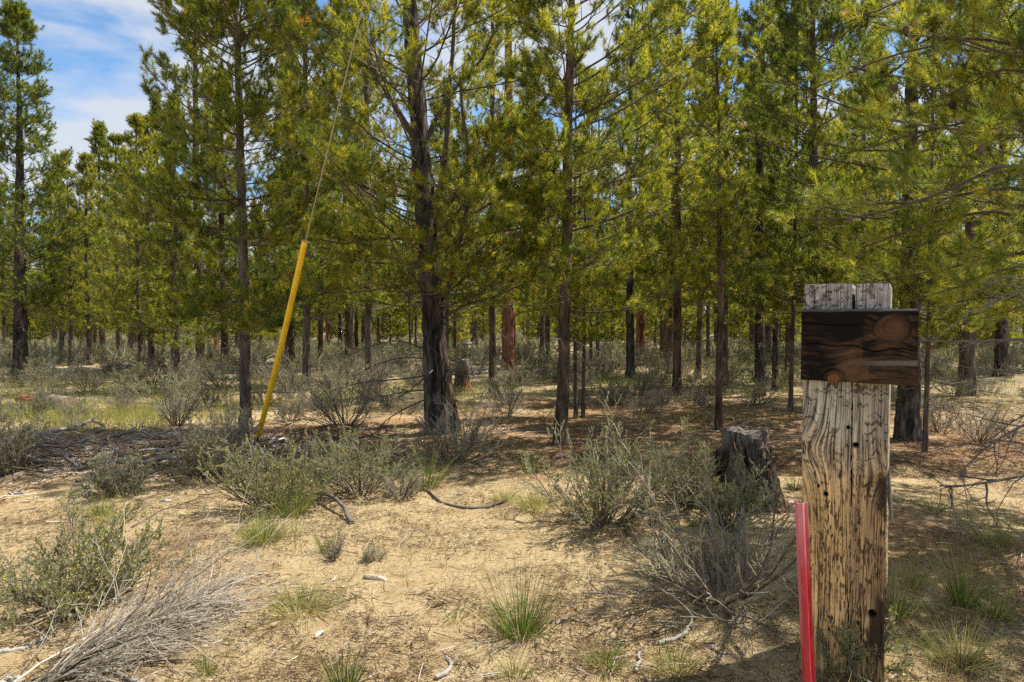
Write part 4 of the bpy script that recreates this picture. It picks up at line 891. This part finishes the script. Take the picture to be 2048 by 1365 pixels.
def stump(px, py, wpx, hpx, label, seed, c_top, c_side, c_low, jag=.25, k=90, m=60, rough=.22, flare=.5, solid_top=True):
    g = ground(px, py); s = g[1] / FPX; r = wpx * s / 2; h = hpx * s
    A = np.arange(k) * 2 * np.pi / k; f = np.linspace(0, 1, m)[:, None]
    topz = h * (1 - jag * vn(A * 2.2, A * 0, seed) ** 1.5 * (vn(A * 6, A * 0 + 3, seed) > .28))
    rid = np.abs(vn(A[None] * 7, f * 2.2, seed) - .5) * 2; fine = vn(A[None] * 20, f * 9, seed + 2); big = vn(A[None] * 1.6, f * 1.2, seed + 4)
    rr = r * (1 - .12 * f + flare * np.exp(-f / .16) * (.6 + .8 * vn(A[None] * 1.6, f * 0, seed + 6))) * (1 - rough * .8 + rough * (rid + .6 * fine + .8 * big) * .75)
    Z = f * topz[None] - .03 * (f == 0)
    V = np.stack([rr * np.cos(A)[None], rr * np.sin(A)[None], Z + 0 * rr], -1)
    mix = np.clip(fine * .7 + rid * .5, 0, 1)[..., None]
    low = sstep(.55, .2, f + .4 * (big - .5))[..., None] * sstep(-.4, .5, np.cos(A - .3)[None])[..., None]
    C = c_side * (.45 + 1.1 * mix); C = C * (1 - low) + c_low * (.5 + mix) * low
    ct = sstep(.62, .9, f + .3 * (big - .5))[..., None]; C = C * (1 - ct) + c_top * (.5 + mix) * ct
    root = empty('tree_stump', g, label, 'stump')
    mb = MB(); i, j = np.meshgrid(np.arange(m - 1), np.arange(k), indexing='ij'); j2 = (j + 1) % k
    mb.add(V.reshape(-1, 3), quads=np.stack([i * k + j, i * k + j2, (i + 1) * k + j2, (i + 1) * k + j], -1).reshape(-1, 4), color=np.clip(C, .004, 1).reshape(-1, 3))
    mb.build('bark', M['stump_hue'], root)
    # the top: a ring of wood sinking a little to the heart
    mt = MB(); q = 14; e = np.linspace(1, 0, q)[:, None]
    X = rr[-1][None] * e * np.cos(A)[None]; Y = rr[-1][None] * e * np.sin(A)[None]
    Zt = topz[None] * e + (h * (1 - jag * .5)) * (1 - e) - .10 * h * jag * 4 * (1 - e) * vn(X * 30, Y * 30, seed) - .003
    ring = (.6 + .7 * vn(e * 26 + .6 * vn(A[None] * 2, e * 3, 2), A[None] * .5, 8))[..., None]
    i, j = np.meshgrid(np.arange(q - 1), np.arange(k), indexing='ij'); j2 = (j + 1) % k
    mt.add(np.stack([X, Y, Zt], -1).reshape(-1, 3), quads=np.stack([i * k + j, i * k + j2, (i + 1) * k + j2, (i + 1) * k + j], -1).reshape(-1, 4), color=np.clip(c_top * ring, 0, 1).reshape(-1, 3))
    mt.build('stump_top', M['stump_hue'], root)
    return root

def build_stumps():
    A3 = np.array
    stump(925, 782, 30, 64, 'grey cut stump with an orange foot, left of the orange-barked pine', 11, A3([.15, .135, .11]), A3([.06, .045, .033]), A3([.22, .09, .04]), jag=.06, rough=.18, flare=.35)
    r = stump(1490, 1012, 98, 146, 'charred ragged tree stump right of the big round shrub', 14, A3([.13, .11, .09]), A3([.048, .034, .025]), A3([.20, .11, .055]), jag=.13, k=150, m=110, rough=.55, flare=.55)
    # ragged plates of charred bark still standing round it
    rg = RS(9); g = np.array(r.location); s = g[1] / FPX; rad = 48 * s; h = 146 * s
    for i in range(9):
        a = [-2.6, -1.9, -1.35, -.8, -.25, .3, 2.9, -2.2, -1.05][i]; b0 = rad * rg.uniform(.98, 1.12) * (1.25 if i > 4 else 1.05); hh = h * rg.uniform(.35, .92); w0 = rg.uniform(.05, .10)
        nz, na = 22, 7; zz_, aa = np.meshgrid(np.linspace(0, 1, nz), np.linspace(-.5, .5, na), indexing='ij')
        wv = w0 * (1 - .5 * zz_) * (1 + .6 * (vn(zz_ * 5, aa * 2, i) - .5)); rr = b0 * (1.25 - .28 * zz_) + .012 * (vn(zz_ * 14, aa * 6, i + 3) - .5) * 2
        ang = a + aa * wv / b0 * 1.6; top = hh * (1 - .35 * vn(aa * 5, aa * 0, i + 8)); Z = zz_ * top
        Vo = np.stack([rr * np.cos(ang), rr * np.sin(ang), Z], -1); Vi = np.stack([(rr - .022) * np.cos(ang), (rr - .022) * np.sin(ang), Z], -1)
        ii, jj = np.meshgrid(np.arange(nz - 1), np.arange(na - 1), indexing='ij'); q = np.stack([ii * na + jj, ii * na + jj + 1, (ii + 1) * na + jj + 1, (ii + 1) * na + jj], -1).reshape(-1, 4)
        mb = MB(); nn = nz * na; rim = []
        loop = [(0, c) for c in range(na)] + [(t, na - 1) for t in range(1, nz)] + [(nz - 1, c) for c in range(na - 2, -1, -1)] + [(t, 0) for t in range(nz - 2, 0, -1)]
        for x0, x1 in zip(loop, loop[1:] + loop[:1]): rim.append([x0[0] * na + x0[1], x1[0] * na + x1[1], nn + x1[0] * na + x1[1], nn + x0[0] * na + x0[1]])
        mixv = vn(zz_ * 16, aa * 9, i + 20)[..., None]; C = np.array([.085, .062, .046]) * (.4 + 1.4 * mixv) + np.array([.16, .085, .04]) * sstep(.6, .9, mixv) * (.2 + .8 * (i in (3, 4, 5, 8)))
        C = C.reshape(-1, 3); mb.add(np.vstack([Vo.reshape(-1, 3), Vi.reshape(-1, 3)]), quads=np.vstack([q, q[:, ::-1] + nn, rim]), color=np.vstack([C, C * .7]))
        mb.build('bark_plate', M['stump_hue'], r)

def build_brush_heap():
    """the heap of dry grey stems swept to the right, lower left"""
    rng = RS(88); g = ground(200, 1290)
    root = empty('dry_brush', g, 'heap of dry pale stems all swept toward the upper right, lower left corner', 'dead brush')
    mb = MB(); c = 170; f = rng.random(c)
    a0 = ground(30, 1385) - g; a1 = ground(330, 1225) - g
    pos = a0 + f[:, None] * (a1 - a0) + rng.normal(0, .05, (c, 3)) * [1, .6, 0]; pos[:, 2] = height(pos[:, 0] + g[0], pos[:, 1] + g[1]) - g[2] + .02 * rng.random(c)
    az = rng.normal(.55, .42, c); e = np.abs(rng.normal(.30, .24, c)); d = np.stack([np.cos(az) * np.cos(e), np.sin(az) * np.cos(e), np.sin(e)], -1)
    Ln = rng.uniform(.25, .62, c); S = grow(pos, d, Ln, 9, -.035, .13, rng); mb.tubes(S, taper(c, 9, rng.uniform(.0022, .0065, c), .35), 5, 0, np.clip(rng.normal(.62, .27, c), 0, 1))
    p, dd, t, par = spawn(S, 5, .25, 1, .55, rng, .3, .03); S2 = grow(p, dd, Ln[par] * .45 * rng.uniform(.4, 1.3, len(p)), 5, -.01, .17, rng); mb.tubes(S2, taper(len(p), 5, .0016, .5), 3, 0, np.clip(rng.normal(.74, .16, len(p)), 0, 1))
    p, dd, t, par = spawn(S2, 2, .3, 1, .6, rng, .2, .03); S3 = grow(p, dd, rng.uniform(.03, .09, len(p)), 3, 0, .12, rng); mb.tubes(S3, taper(len(p), 3, .0010, .5), 3, 0, np.clip(rng.normal(.75, .16, len(p)), 0, 1))
    mb.build('stems', M['stem'], root)
    # the pale stone under it
    st = ground(243, 1262); mb = MB(); a, b = np.meshgrid(np.linspace(0, 2 * np.pi, 24, endpoint=False), np.linspace(-.4, np.pi / 2, 12)); rr = .055 * (1 + .18 * (vn(a * 1.2, b * 2, 4) - .5) * 2)
    V = np.stack([rr * np.cos(b) * np.cos(a) * 1.15, rr * np.cos(b) * np.sin(a) * .9, rr * np.sin(b) * .8], -1); i, j = np.meshgrid(np.arange(11), np.arange(24), indexing='ij'); j2 = (j + 1) % 24
    mb.add(V.reshape(-1, 3), quads=np.stack([i * 24 + j, i * 24 + j2, (i + 1) * 24 + j2, (i + 1) * 24 + j], -1).reshape(-1, 4), color=(np.array([.62, .64, .64]) * (.8 + .4 * vn(a * 3, b * 6, 7)[..., None])).reshape(-1, 3))
    o = mb.build('stone', M['stump_hue']); o.location = st; tag(o, 'smooth whitish stone lying under the dry swept stems', 'stone')
    # pale dead stems at the right of the leafy shrub
    def chunk(px, py, wpx, label, seed, c0, rz, flat=.45, name='wood_chunk', cat='wood chunk'):
        g2 = ground(px, py); s = g2[1] / FPX; Ln = wpx * s; k, m = 16, 18; A, F = np.meshgrid(np.arange(k) * 2 * np.pi / k, np.linspace(0, 1, m)); r = Ln * .17 * np.sqrt(np.clip(np.sin(np.pi * (F * .9 + .05)), .02, 1)) * (1 + .35 * (vn(A * 2, F * 3, seed) - .5))
        V2 = np.stack([(F - .5) * Ln, r * np.cos(A), r * np.sin(A) * flat * 1.6 + r * .5], -1); c_, s_ = math.cos(rz), math.sin(rz); V2[..., 0], V2[..., 1] = V2[..., 0] * c_ - V2[..., 1] * s_, V2[..., 0] * s_ + V2[..., 1] * c_
        mb2 = MB(); i, j = np.meshgrid(np.arange(m - 1), np.arange(k), indexing='ij'); j2 = (j + 1) % k
        mb2.add(V2.reshape(-1, 3), quads=np.stack([i * k + j, i * k + j2, (i + 1) * k + j2, (i + 1) * k + j], -1).reshape(-1, 4), color=np.clip(np.array(c0) * (.45 + 1.1 * vn(A * 5, F * 2, seed + 1)[..., None]), 0, 1).reshape(-1, 3))
        for e, fl in ((0, 1), (m - 1, -1)): mb2.add(np.vstack([V2[e].mean(0)[None], V2[e]]), tris=[[0, 1 + q, 1 + (q + 1) % k][::fl] for q in range(k)], color=np.array(c0) * .7)
        o2 = mb2.build(name, M['stump_hue']); o2.location = g2; tag(o2, label, cat)
    chunk(750, 1146, 58, 'weathered grey-brown wood chunk alone on the open sand', 3, (.36, .29, .22), -.5)
    chunk(638, 1262, 30, 'small pale wood bit in the shaded sand below the sprawling grass', 5, (.5, .46, .4), 1.2)
    chunk(1575, 1015, 34, 'pinkish pale stone right of the charred stump', 6, (.45, .34, .26), .3, .7, 'stone', 'stone')
    chunk(878, 1205, 30, 'dark crumbly clod on the sand above the dark grass tuft', 8, (.10, .065, .045), .8, .7, 'dirt_clod', 'clod')
    chunk(1102, 1012, 24, 'dark bark bit by the pale grass patch', 9, (.09, .06, .04), .8, .5)
    chunk(330, 1005, 22, 'greyish stone on the sand near the small sage', 10, (.4, .38, .35), .2, .7, 'stone', 'stone')

# ------------------------------------------------------------------ the timber post, red stake and guy wire
def build_post():
    g = ground(1681, 1352); d = g[1]; TH = math.radians(-30)
    H_ = at(1690, 567, d)[2] - g[2]; W = 172 / FPX * math.hypot(d, g[0]) * math.cos(math.radians(4)) * .82
    px2v = lambda py: at(1690, py, d)[2] - g[2]
    px2u = lambda px: (px - 1690) / 172 * W
    root = empty('timber_post', g, 'weathered grey and tan timber post of two beams with a charred board nailed across', 'post'); root.rotation_euler = (0, 0, TH)
    holes = [(px2u(1713), px2v(889), .010), (px2u(1655), px2v(993), .0085), (px2u(1750), px2v(1217), .015), (px2u(1698), px2v(855), .007), (px2u(1640), px2v(978), .005)]
    rng = RS(3)
    def paint(u, v, side):
        """colour and depth of weathered grain at u across, v up"""
        wp = u + .036 * np.exp(-((v - px2v(905)) / .10) ** 2) * np.exp(-((u + W * .46) / .075) ** 2) + .018 * np.exp(-((v - px2v(905)) / .22) ** 2) * np.exp(-((u + W * .5) / .12) ** 2) \
             - .025 * np.exp(-((v - px2v(945)) / .08) ** 2) * np.exp(-((u - W * .44) / .04) ** 2) + .012 * (fbm(u * 3, v * 1.2, 5, 3) - .5) + .010 * np.sin(v * 3.1 + 1) * (u / W)
        g1 = .6 * vn(wp * 330, v * 7 + 7, 1) + .4 * vn(wp * 640, v * 20, 11); g2 = vn(wp * 420, v * 7, 2); g3 = fbm(wp * 60, v * 3, 3, 3)
        lower = sstep(px2v(840), px2v(1030), v + .12 * (fbm(u * 7, v * 2, 9, 3) - .5) + .05 * (u / W))
        right = sstep(-.005, .03, u + .02 * (fbm(u * 4, v * 5, 12, 3) - .5))
        grey = np.array([.38, .345, .285]); tan = np.array([.62, .41, .185]); brown = np.array([.29, .195, .105])
        base = grey * (1 - lower[..., None]) + tan * lower[..., None]
        base = base * (1 - .75 * (right * (.35 + .65 * lower))[..., None]) + brown * .75 * (right * (.35 + .65 * lower))[..., None]
        mot = fbm(u * 14, v * 5, 44, 4)[..., None]; c = base * (.45 + 1.05 * g1[..., None]) * (.55 + .9 * g3[..., None]) * (.7 + .6 * mot)
        crack = np.maximum(sstep(.42, .24, g1) * (.45 + .55 * vn(wp * 40, v * 9, 8)), .7 * sstep(.26, .12, g2))
        speck = sstep(.60, .72, vn(wp * 230 + 1.6 * vn(u * 70, v * 40, 50), v * 46 + 2.2 * vn(u * 90, v * 10, 51), 15)) * sstep(.34, .56, vn(wp * 40, v * 9, 16)) * (.25 + .75 * lower)
        cross = sstep(.66, .80, vn(u * 44, v * 120 + 6 * g3, 18)) * sstep(.30, .5, vn(u * 24, v * 14, 19)) * (1 - .65 * lower)
        rot = sstep(.38, .62, vn(u * 9 + 1, v * 5.2, 22) + .25 * (fbm(u * 40, v * 22, 23, 3) - .5)) * sstep(W * .27, W * .43, u + .02 * (vn(u * 0, v * 9, 24) - .5)) * sstep(px2v(930), px2v(960), v) * sstep(px2v(1330), px2v(1290), v)
        rot = np.maximum(rot, sstep(.030, .012, np.abs(u - px2u(1752) + .01 * np.sin(v * 20))) * sstep(px2v(1300), px2v(1275), v) * sstep(px2v(1205), px2v(1225), v))
        kn = np.hypot((u + W * .5) / .020, (v - px2v(905)) / .030); knot = sstep(1.1, .6, kn)
        dark = np.clip(.85 * crack + .75 * speck + .7 * cross + .95 * rot + .6 * knot, 0, .95)
        top = sstep(px2v(640), px2v(612), v)[..., None]
        c = c * (1 - top) + np.array([.36, .34, .31]) * (.55 + .8 * g1[..., None]) * (.75 + .5 * vn(u * 30, v * 25, 30)[..., None]) * top
        nick = top[..., 0] * sstep(.70, .8, vn(u * 45 + v * 30, v * 90 - u * 20, 33)); dark = np.maximum(dark, .6 * nick)
        c = c * (1 - dark[..., None]) + np.array([.045, .030, .020]) * dark[..., None]
        dep = -.0035 * crack - .003 * speck - .0025 * cross - .010 * rot - .003 * knot + .0012 * (g2 - .5) + .004 * (fbm(u * 8, v * 3, 40, 3) - .5) - .003 * nick
        if side == 0:
            for (hu, hv, hr) in holes:
                q = np.hypot(u - hu, v - hv) / hr; b = sstep(1.05, .8, q); dep = dep - .045 * b; c = c * (1 - .93 * b[..., None]); c = c * (1 - .4 * sstep(1.7, 1.0, q)[..., None] * (1 - b[..., None]))
        return np.clip(c, .003, 1), dep
    def beam(u0, u1, depth, nf, nz, zt):
        rr = .003
        def edge(n, a, b): return np.linspace(a, b, n, endpoint=False)
        fu = edge(nf, u0 + rr, u1 - rr); seg = [np.stack([fu, 0 * fu, 0 * fu, 0 * fu - 1, 0 * fu], -1)]                     # x, y, nx, ny, side
        c = edge(6, 0, np.pi / 2); seg.append(np.stack([u1 - rr + rr * np.sin(c), rr - rr * np.cos(c), np.sin(c), -np.cos(c), 0 * c + 1], -1))
        q = edge(40, rr, depth - rr); seg.append(np.stack([0 * q + u1, q, 0 * q + 1, 0 * q, 0 * q + 1], -1))
        seg.append(np.stack([u1 - rr + rr * np.cos(c), depth - rr + rr * np.sin(c), np.cos(c), np.sin(c), 0 * c + 2], -1))
        q = edge(24, u1 - rr, u0 + rr); seg.append(np.stack([q, 0 * q + depth, 0 * q, 0 * q + 1, 0 * q + 2], -1))
        seg.append(np.stack([u0 + rr - rr * np.sin(c), depth - rr + rr * np.cos(c), -np.sin(c), np.cos(c), 0 * c + 3], -1))
        q = edge(40, depth - rr, rr); seg.append(np.stack([0 * q + u0, q, 0 * q - 1, 0 * q, 0 * q + 3], -1))
        seg.append(np.stack([u0 + rr - rr * np.cos(c), rr - rr * np.sin(c), -np.cos(c), -np.sin(c), 0 * c + 3], -1))
        S_ = np.vstack(seg); k = len(S_); z = np.linspace(-.06, zt, nz)
        uu = np.where(S_[:, 4] == 0, S_[:, 0], np.where(S_[:, 4] == 2, S_[:, 0] + .7, S_[:, 1] + S_[:, 4] * .9 + u0 * 3 + .4))
        U_, Z_ = np.meshgrid(uu, z); C = np.zeros((nz, k, 3)); D = np.zeros((nz, k))
        fr = S_[:, 4] == 0; C[:, fr], D[:, fr] = paint(U_[:, fr], Z_[:, fr], 0); C[:, ~fr], D[:, ~fr] = paint(U_[:, ~fr], Z_[:, ~fr], 1)
        S_[:, 1] = S_[:, 1]; tn = sstep(.02, 0, zt - z)[:, None] * .004
        V = np.stack([S_[None, :, 0] + S_[None, :, 2] * (D - tn), S_[None, :, 1] + S_[None, :, 3] * (D - tn), Z_ + .004 * (vn(U_ * 25, U_ * 0, 3) - .5) * (Z_ > zt - .01)], -1)
        V[..., 0] += np.where(np.abs(S_[:, 0] - us) < .006, np.sign(S_[:, 0] - us), 0)[None] * .0035 * sstep(px2v(760), px2v(600), z)[:, None]
        i, j = np.meshgrid(np.arange(nz - 1), np.arange(k), indexing='ij'); j2 = (j + 1) % k
        mb = MB(); mb.add(V.reshape(-1, 3), quads=np.stack([i * k + j, i * k + j2, (i + 1) * k + j2, (i + 1) * k + j], -1).reshape(-1, 4), color=C.reshape(-1, 3))
        cc = V[-1].mean(0); mb.add(np.vstack([cc[None], V[-1]]), tris=[[0, 1 + q_, 1 + (q_ + 1) % k] for q_ in range(k)], color=np.array([.30, .28, .25]))
        return mb
    us = px2u(1705)
    beam(-W / 2, us - .0007, .24, 120, 640, H_).build('beam', M['wood_hue'], root)
    beam(us + .0007, W / 2, .24, 100, 640, H_ - .003).build('beam', M['wood_hue'], root)
    # charred board across the front
    b0, b1 = px2u(1602) , px2u(1827); z0, z1 = px2v(762), px2v(619); th = .042
    nx, nz = 300, 190; X, Z = np.meshgrid(np.linspace(b0, b1, nx), np.linspace(z0, z1, nz)); s = (X - b0) / (b1 - b0); t = (Z - z0) / (z1 - z0)
    k1 = np.hypot((s - .79) / .14, (t - .76) / .17); k2 = np.hypot((s - .30) / .12, (t - .04) / .16); k3 = np.hypot((s - .12) / .1, (t - .1) / .1)
    wz = t + .16 * np.exp(-k1 ** 2 * .5) * np.sign(t - .76) * .9 + .14 * np.exp(-k2 ** 2 * .6) + .05 * np.sin(s * 5.5 + .8) + .05 * (fbm(s * 3, t * 3, 3, 3) - .5)
    kq = k1 + .6 * (fbm(s * 7, t * 4, 63, 3) - .5); ring = np.where(kq < 1.15, kq * 3.4, wz * 11); ring = np.where(k2 < 1.1, k2 * 2, ring)
    gr = .55 * vn(ring * 3.1, s * 2.2, 5) + .45 * vn(ring * 6.5, s * 4, 15); gf = .5 * vn(ring * 9, s * 6, 6) + .5 * vn(t * 150, s * 22, 61); blot = fbm(s * 3.2 + 3, t * 2.6, 8, 4)
    char_ = np.array([.012, .009, .008]); umb = np.array([.14, .078, .042]); pale_grey = np.array([.20, .175, .15])
    m_ = np.clip(sstep(.35, .8, gr) * .42 + .7 * (gf - .5) - .10 + 2.2 * (blot - .47) + .45 * np.exp(-((t - .16) / .12) ** 2) * (s < .6) + .35 * np.exp(-((t - .44) / .1) ** 2) * (s < .55) - .35 * (t > .62) * (s < .55), 0, 1)[..., None]
    C = char_ * (1 - m_) + umb * m_
    ko = (sstep(1.15, .75, k1) * (.25 + .75 * vn(k1 * 8 + 2 * fbm(s * 9, t * 5, 62, 2), s * 7, 9)))[..., None]; C = C * (1 - ko) + np.array([.13, .066, .034]) * ko
    ko = (sstep(.55, .35, k2))[..., None] * .8; C = C * (1 - ko) + np.array([.26, .11, .045]) * ko
    st = (sstep(.05, .015, np.abs(t - .27 - .05 * (s - .5))) * sstep(.35, .8, s) * .8 + sstep(.03, .0, np.abs(t - .985)) * .6)[..., None]; C = C * (1 - st) + pale_grey * st  # pale grey streak on the right half, pale line along the top edge
    lowr = (sstep(.25, .05, t) * sstep(.5, .8, s) * .6 * gf)[..., None]; C = C * (1 - lowr) + np.array([.20, .115, .06]) * lowr
    ck = np.maximum(sstep(.012, .003, np.abs(t - .47 - .06 * np.sin(s * 6) * (1 - s) - .02 * np.sin(s * 17))) * (s > .05), sstep(.02, .006, np.abs(t - .76 - .03 * np.sin(s * 30))) * (k1 < .6) * .0); ck = np.maximum(ck, sstep(.012, .002, np.abs(t - .80 + .05 * s)) * (s < .5))
    C = C * (1 - .85 * ck[..., None]); D = -.005 * ck + .0018 * (gr - .5) + .0010 * (gf - .5) + .003 * (blot - .5)
    ed = np.minimum(np.minimum(s * (b1 - b0), (1 - s) * (b1 - b0)), np.minimum(t, 1 - t) * (z1 - z0)); D = D - .006 * sstep(.008, 0, ed)
    wob = lambda q, sd: .004 * (fbm(q * 9, q * 0, sd, 3) - .5)
    Xw = X + wob(Z * 3, 4) * ((s < .5) * 1.); Zw = Z + wob(X * 2, 6) - .012 * sstep(.42, .55, s) * (t < .5) * (1 - t * 2) * 0 - .006 * s * (1 - t)
    V = np.stack([Xw, -.002 - th - D, Zw], -1); i, j = np.meshgrid(np.arange(nz - 1), np.arange(nx - 1), indexing='ij')
    q = np.stack([i * nx + j, i * nx + j + 1, (i + 1) * nx + j + 1, (i + 1) * nx + j], -1).reshape(-1, 4)
    Vb = V.copy(); Vb[..., 1] = -.002; nn = nx * nz
    loop = [(0, c) for c in range(nx)] + [(a, nx - 1) for a in range(1, nz)] + [(nz - 1, c) for c in range(nx - 2, -1, -1)] + [(a, 0) for a in range(nz - 2, 0, -1)]
    L1 = np.array([a * nx + b for a, b in loop]); rim = np.stack([L1, L1 + nn, np.roll(L1, -1) + nn, np.roll(L1, -1)], -1)
    Cb = np.clip(C * .5 + np.array([.13, .115, .10]) * (.3 + .7 * gf[..., None]), 0, 1)
    mb = MB(); mb.add(np.vstack([V.reshape(-1, 3), Vb.reshape(-1, 3)]), quads=np.vstack([q, q[:, ::-1] + nn, rim]), color=np.clip(.75 * np.vstack([C.reshape(-1, 3), Cb.reshape(-1, 3)]), .003, 1))
    o = mb.build('crossboard', M['char_hue'], root); o['label'] = 'charred dark brown board with a knot at its upper right'
    # long splinter peeling from the right edge
    mb = MB(); P = np.array([[W / 2 + .001, .05, px2v(930)], [W / 2 + .006, .05, px2v(985)], [W / 2 + .012, .05, px2v(1030)], [W / 2 + .02, .05, px2v(1038)]]); mb.tubes(P, np.array([[.004, .008, .007, .002]]), 5, 0, .6); mb.build('splinter', M['dead'], root)

def build_stake():
    y0 = 2.32; top = at(1601, 1006, y0); low = at(1617, 1365, y0 - .04); ax = nrm(top - low); base = low - ax * ((low[2] + .06) / ax[2])
    n = 60; P = base + np.linspace(0, 1, n)[:, None] * (top - base)
    prof = np.array([[-.021, .012], [-.0125, .012], [-.0085, -.014], [.0085, -.014], [.0125, .012], [.021, .012]]); tk = .0028
    nr = np.array([[0, 1], [.5, .86], [.5, .86], [-.5, .86], [-.5, .86], [0, 1]]); outer = prof; inner = prof + nr * tk
    ring = np.vstack([outer, inner[::-1]]); k = len(ring)
    # finer ring so that the paint can vary
    pts = []
    for a, b in zip(ring, np.roll(ring, -1, 0)):
        for f in np.linspace(0, 1, 5, endpoint=False): pts.append(a * (1 - f) + b * f)
    ring = np.array(pts); k = len(ring); th = math.radians(-30); c, s = math.cos(th), math.sin(th)
    R3 = np.stack([ring[:, 0] * c - ring[:, 1] * s, ring[:, 0] * s + ring[:, 1] * c, 0 * ring[:, 0]], -1)
    root = empty('metal_stake', base, 'red painted metal channel stake, faded pink at its top, standing before the timber post', 'stake')
    V = P[:, None] + R3[None] - base; f = np.linspace(0, 1, n)[:, None]; kk = np.arange(k)[None] / k
    fade = sstep(.62, 1., f + .35 * (fbm(kk * 9, f * 6, 3, 3) - .5)); ch = sstep(.66, .78, fbm(kk * 30, f * 22, 7, 3))
    fade = np.clip(np.maximum(fade, .75 * sstep(.35, .6, f + .25 * (fbm(kk * 5, f * 9, 13, 3) - .5)) * (ring[None, :, 0] < -.009)), 0, 1); C = np.array([.42, .012, .030]) * (.75 + .5 * fbm(kk * 14, f * 10, 17, 3)[..., None]) * (1 - fade[..., None]) + np.array([.56, .17, .19]) * fade[..., None]; C = C * (1 - .5 * ch[..., None]) + np.array([.50, .22, .22]) * .5 * ch[..., None]
    mb = MB(); i, j = np.meshgrid(np.arange(n - 1), np.arange(k), indexing='ij'); j2 = (j + 1) % k
    mb.add(V.reshape(-1, 3), quads=np.stack([i * k + j, (i + 1) * k + j, (i + 1) * k + j2, i * k + j2], -1).reshape(-1, 4), color=C.reshape(-1, 3))
    h = k // 2
    mb.add(V[-1], quads=[[q, (q + 1) % k, (k - 5 - 2 - q) % k, (k - 5 - 1 - q) % k] for q in range(0, h - 5)], color=np.array([.45, .25, .24]))
    m, Nn, Ln_, p = mat_base('red_paint'); a = Nn.new('ShaderNodeAttribute'); a.attribute_name = 'hue'; Ln_.new(a.outputs['Color'], p.inputs['Base Color']); p.inputs['Roughness'].default_value = .38
    f_ = noise(Nn, Ln_, mapped(Nn, Ln_, (1, 1, .2)), 120, 4); bump(Nn, Ln_, p, f_, .25, .002)
    mb.build('channel', m, root, smooth=False)

def build_guy():
    p0 = G(512, 893); p1 = at(610, 483, p0[1] - 1.12); ax = nrm(p1 - p0)
    root = empty('guy_wire', p0, 'slanting steel guy wire with a yellow plastic guard over its lower end', 'guy wire')
    m, Nn, Ln_, p = mat_base('yellow_plastic'); f = noise(Nn, Ln_, mapped(Nn, Ln_, (1, 1, .25)), 14, 5, .6)
    r = ramp(Nn, [(.3, (.70, .40, .012)), (.5, (.86, .53, .016)), (.75, (.88, .57, .03))]); Ln_.new(f, r.inputs[0]); Ln_.new(r.outputs[0], p.inputs['Base Color']); p.inputs['Roughness'].default_value = .45
    Ln = np.linalg.norm(p1 - p0); a = ax * .16; b = ax * Ln
    n = 40; P = a + np.linspace(0, 1, n)[:, None] * (b - a); P[:, 0] += .012 * np.sin(np.linspace(0, np.pi, n))
    mb = MB(); Pi = np.vstack([P, P[::-1]]); Rr = np.concatenate([np.full(n, .0285), np.full(n, .0235)])
    # outer wall, lip and inner wall as one turned-back sleeve
    k = 20; t = ax; u = nrm(np.cross(t, [0, 1., 0])); v = np.cross(t, u); A = np.arange(k) * 2 * np.pi / k
    V = Pi[:, None] + Rr[:, None, None] * (np.cos(A)[None, :, None] * u + np.sin(A)[None, :, None] * v)
    i, j = np.meshgrid(np.arange(2 * n - 1), np.arange(k), indexing='ij'); j2 = (j + 1) % k
    mb.add(V.reshape(-1, 3), quads=np.stack([i * k + j, i * k + j2, (i + 1) * k + j2, (i + 1) * k + j], -1).reshape(-1, 4)); mb.build('guard', m, root)
    mb = MB(); far = ax * (Ln * 3.6); P = ax * .3 + np.linspace(0, 1, 60)[:, None] * (far - ax * .3); P[:, 2] -= .10 * np.sin(np.linspace(0, np.pi, 60)) * np.linspace(0, 1, 60); mb.tubes(P, np.full((1, 60), .0054), 6, 0, .5)
    ms, Nn, Ln_, p = mat_base('galvanised_wire'); p.inputs['Base Color'].default_value = (.40, .35, .26, 1); p.inputs['Roughness'].default_value = .55; p.inputs['Metallic'].default_value = .35
    mb.build('wire', ms, root)
    mb = MB(); mb.tubes(np.array([ax * -.25, ax * .0, ax * .35]), np.full((1, 3), .011), 8, 0, .5); mb.build('anchor_rod', M['bark_dark'], root)
    return

# ------------------------------------------------------------------ build everything
build_ground()
build_hero_trees()
build_bank()
build_back_trees()
build_post()
build_stake()
build_guy()
build_stumps()
build_log()
build_shrubs()
build_grass()
build_litter()
build_sticks()
build_brush_heap()
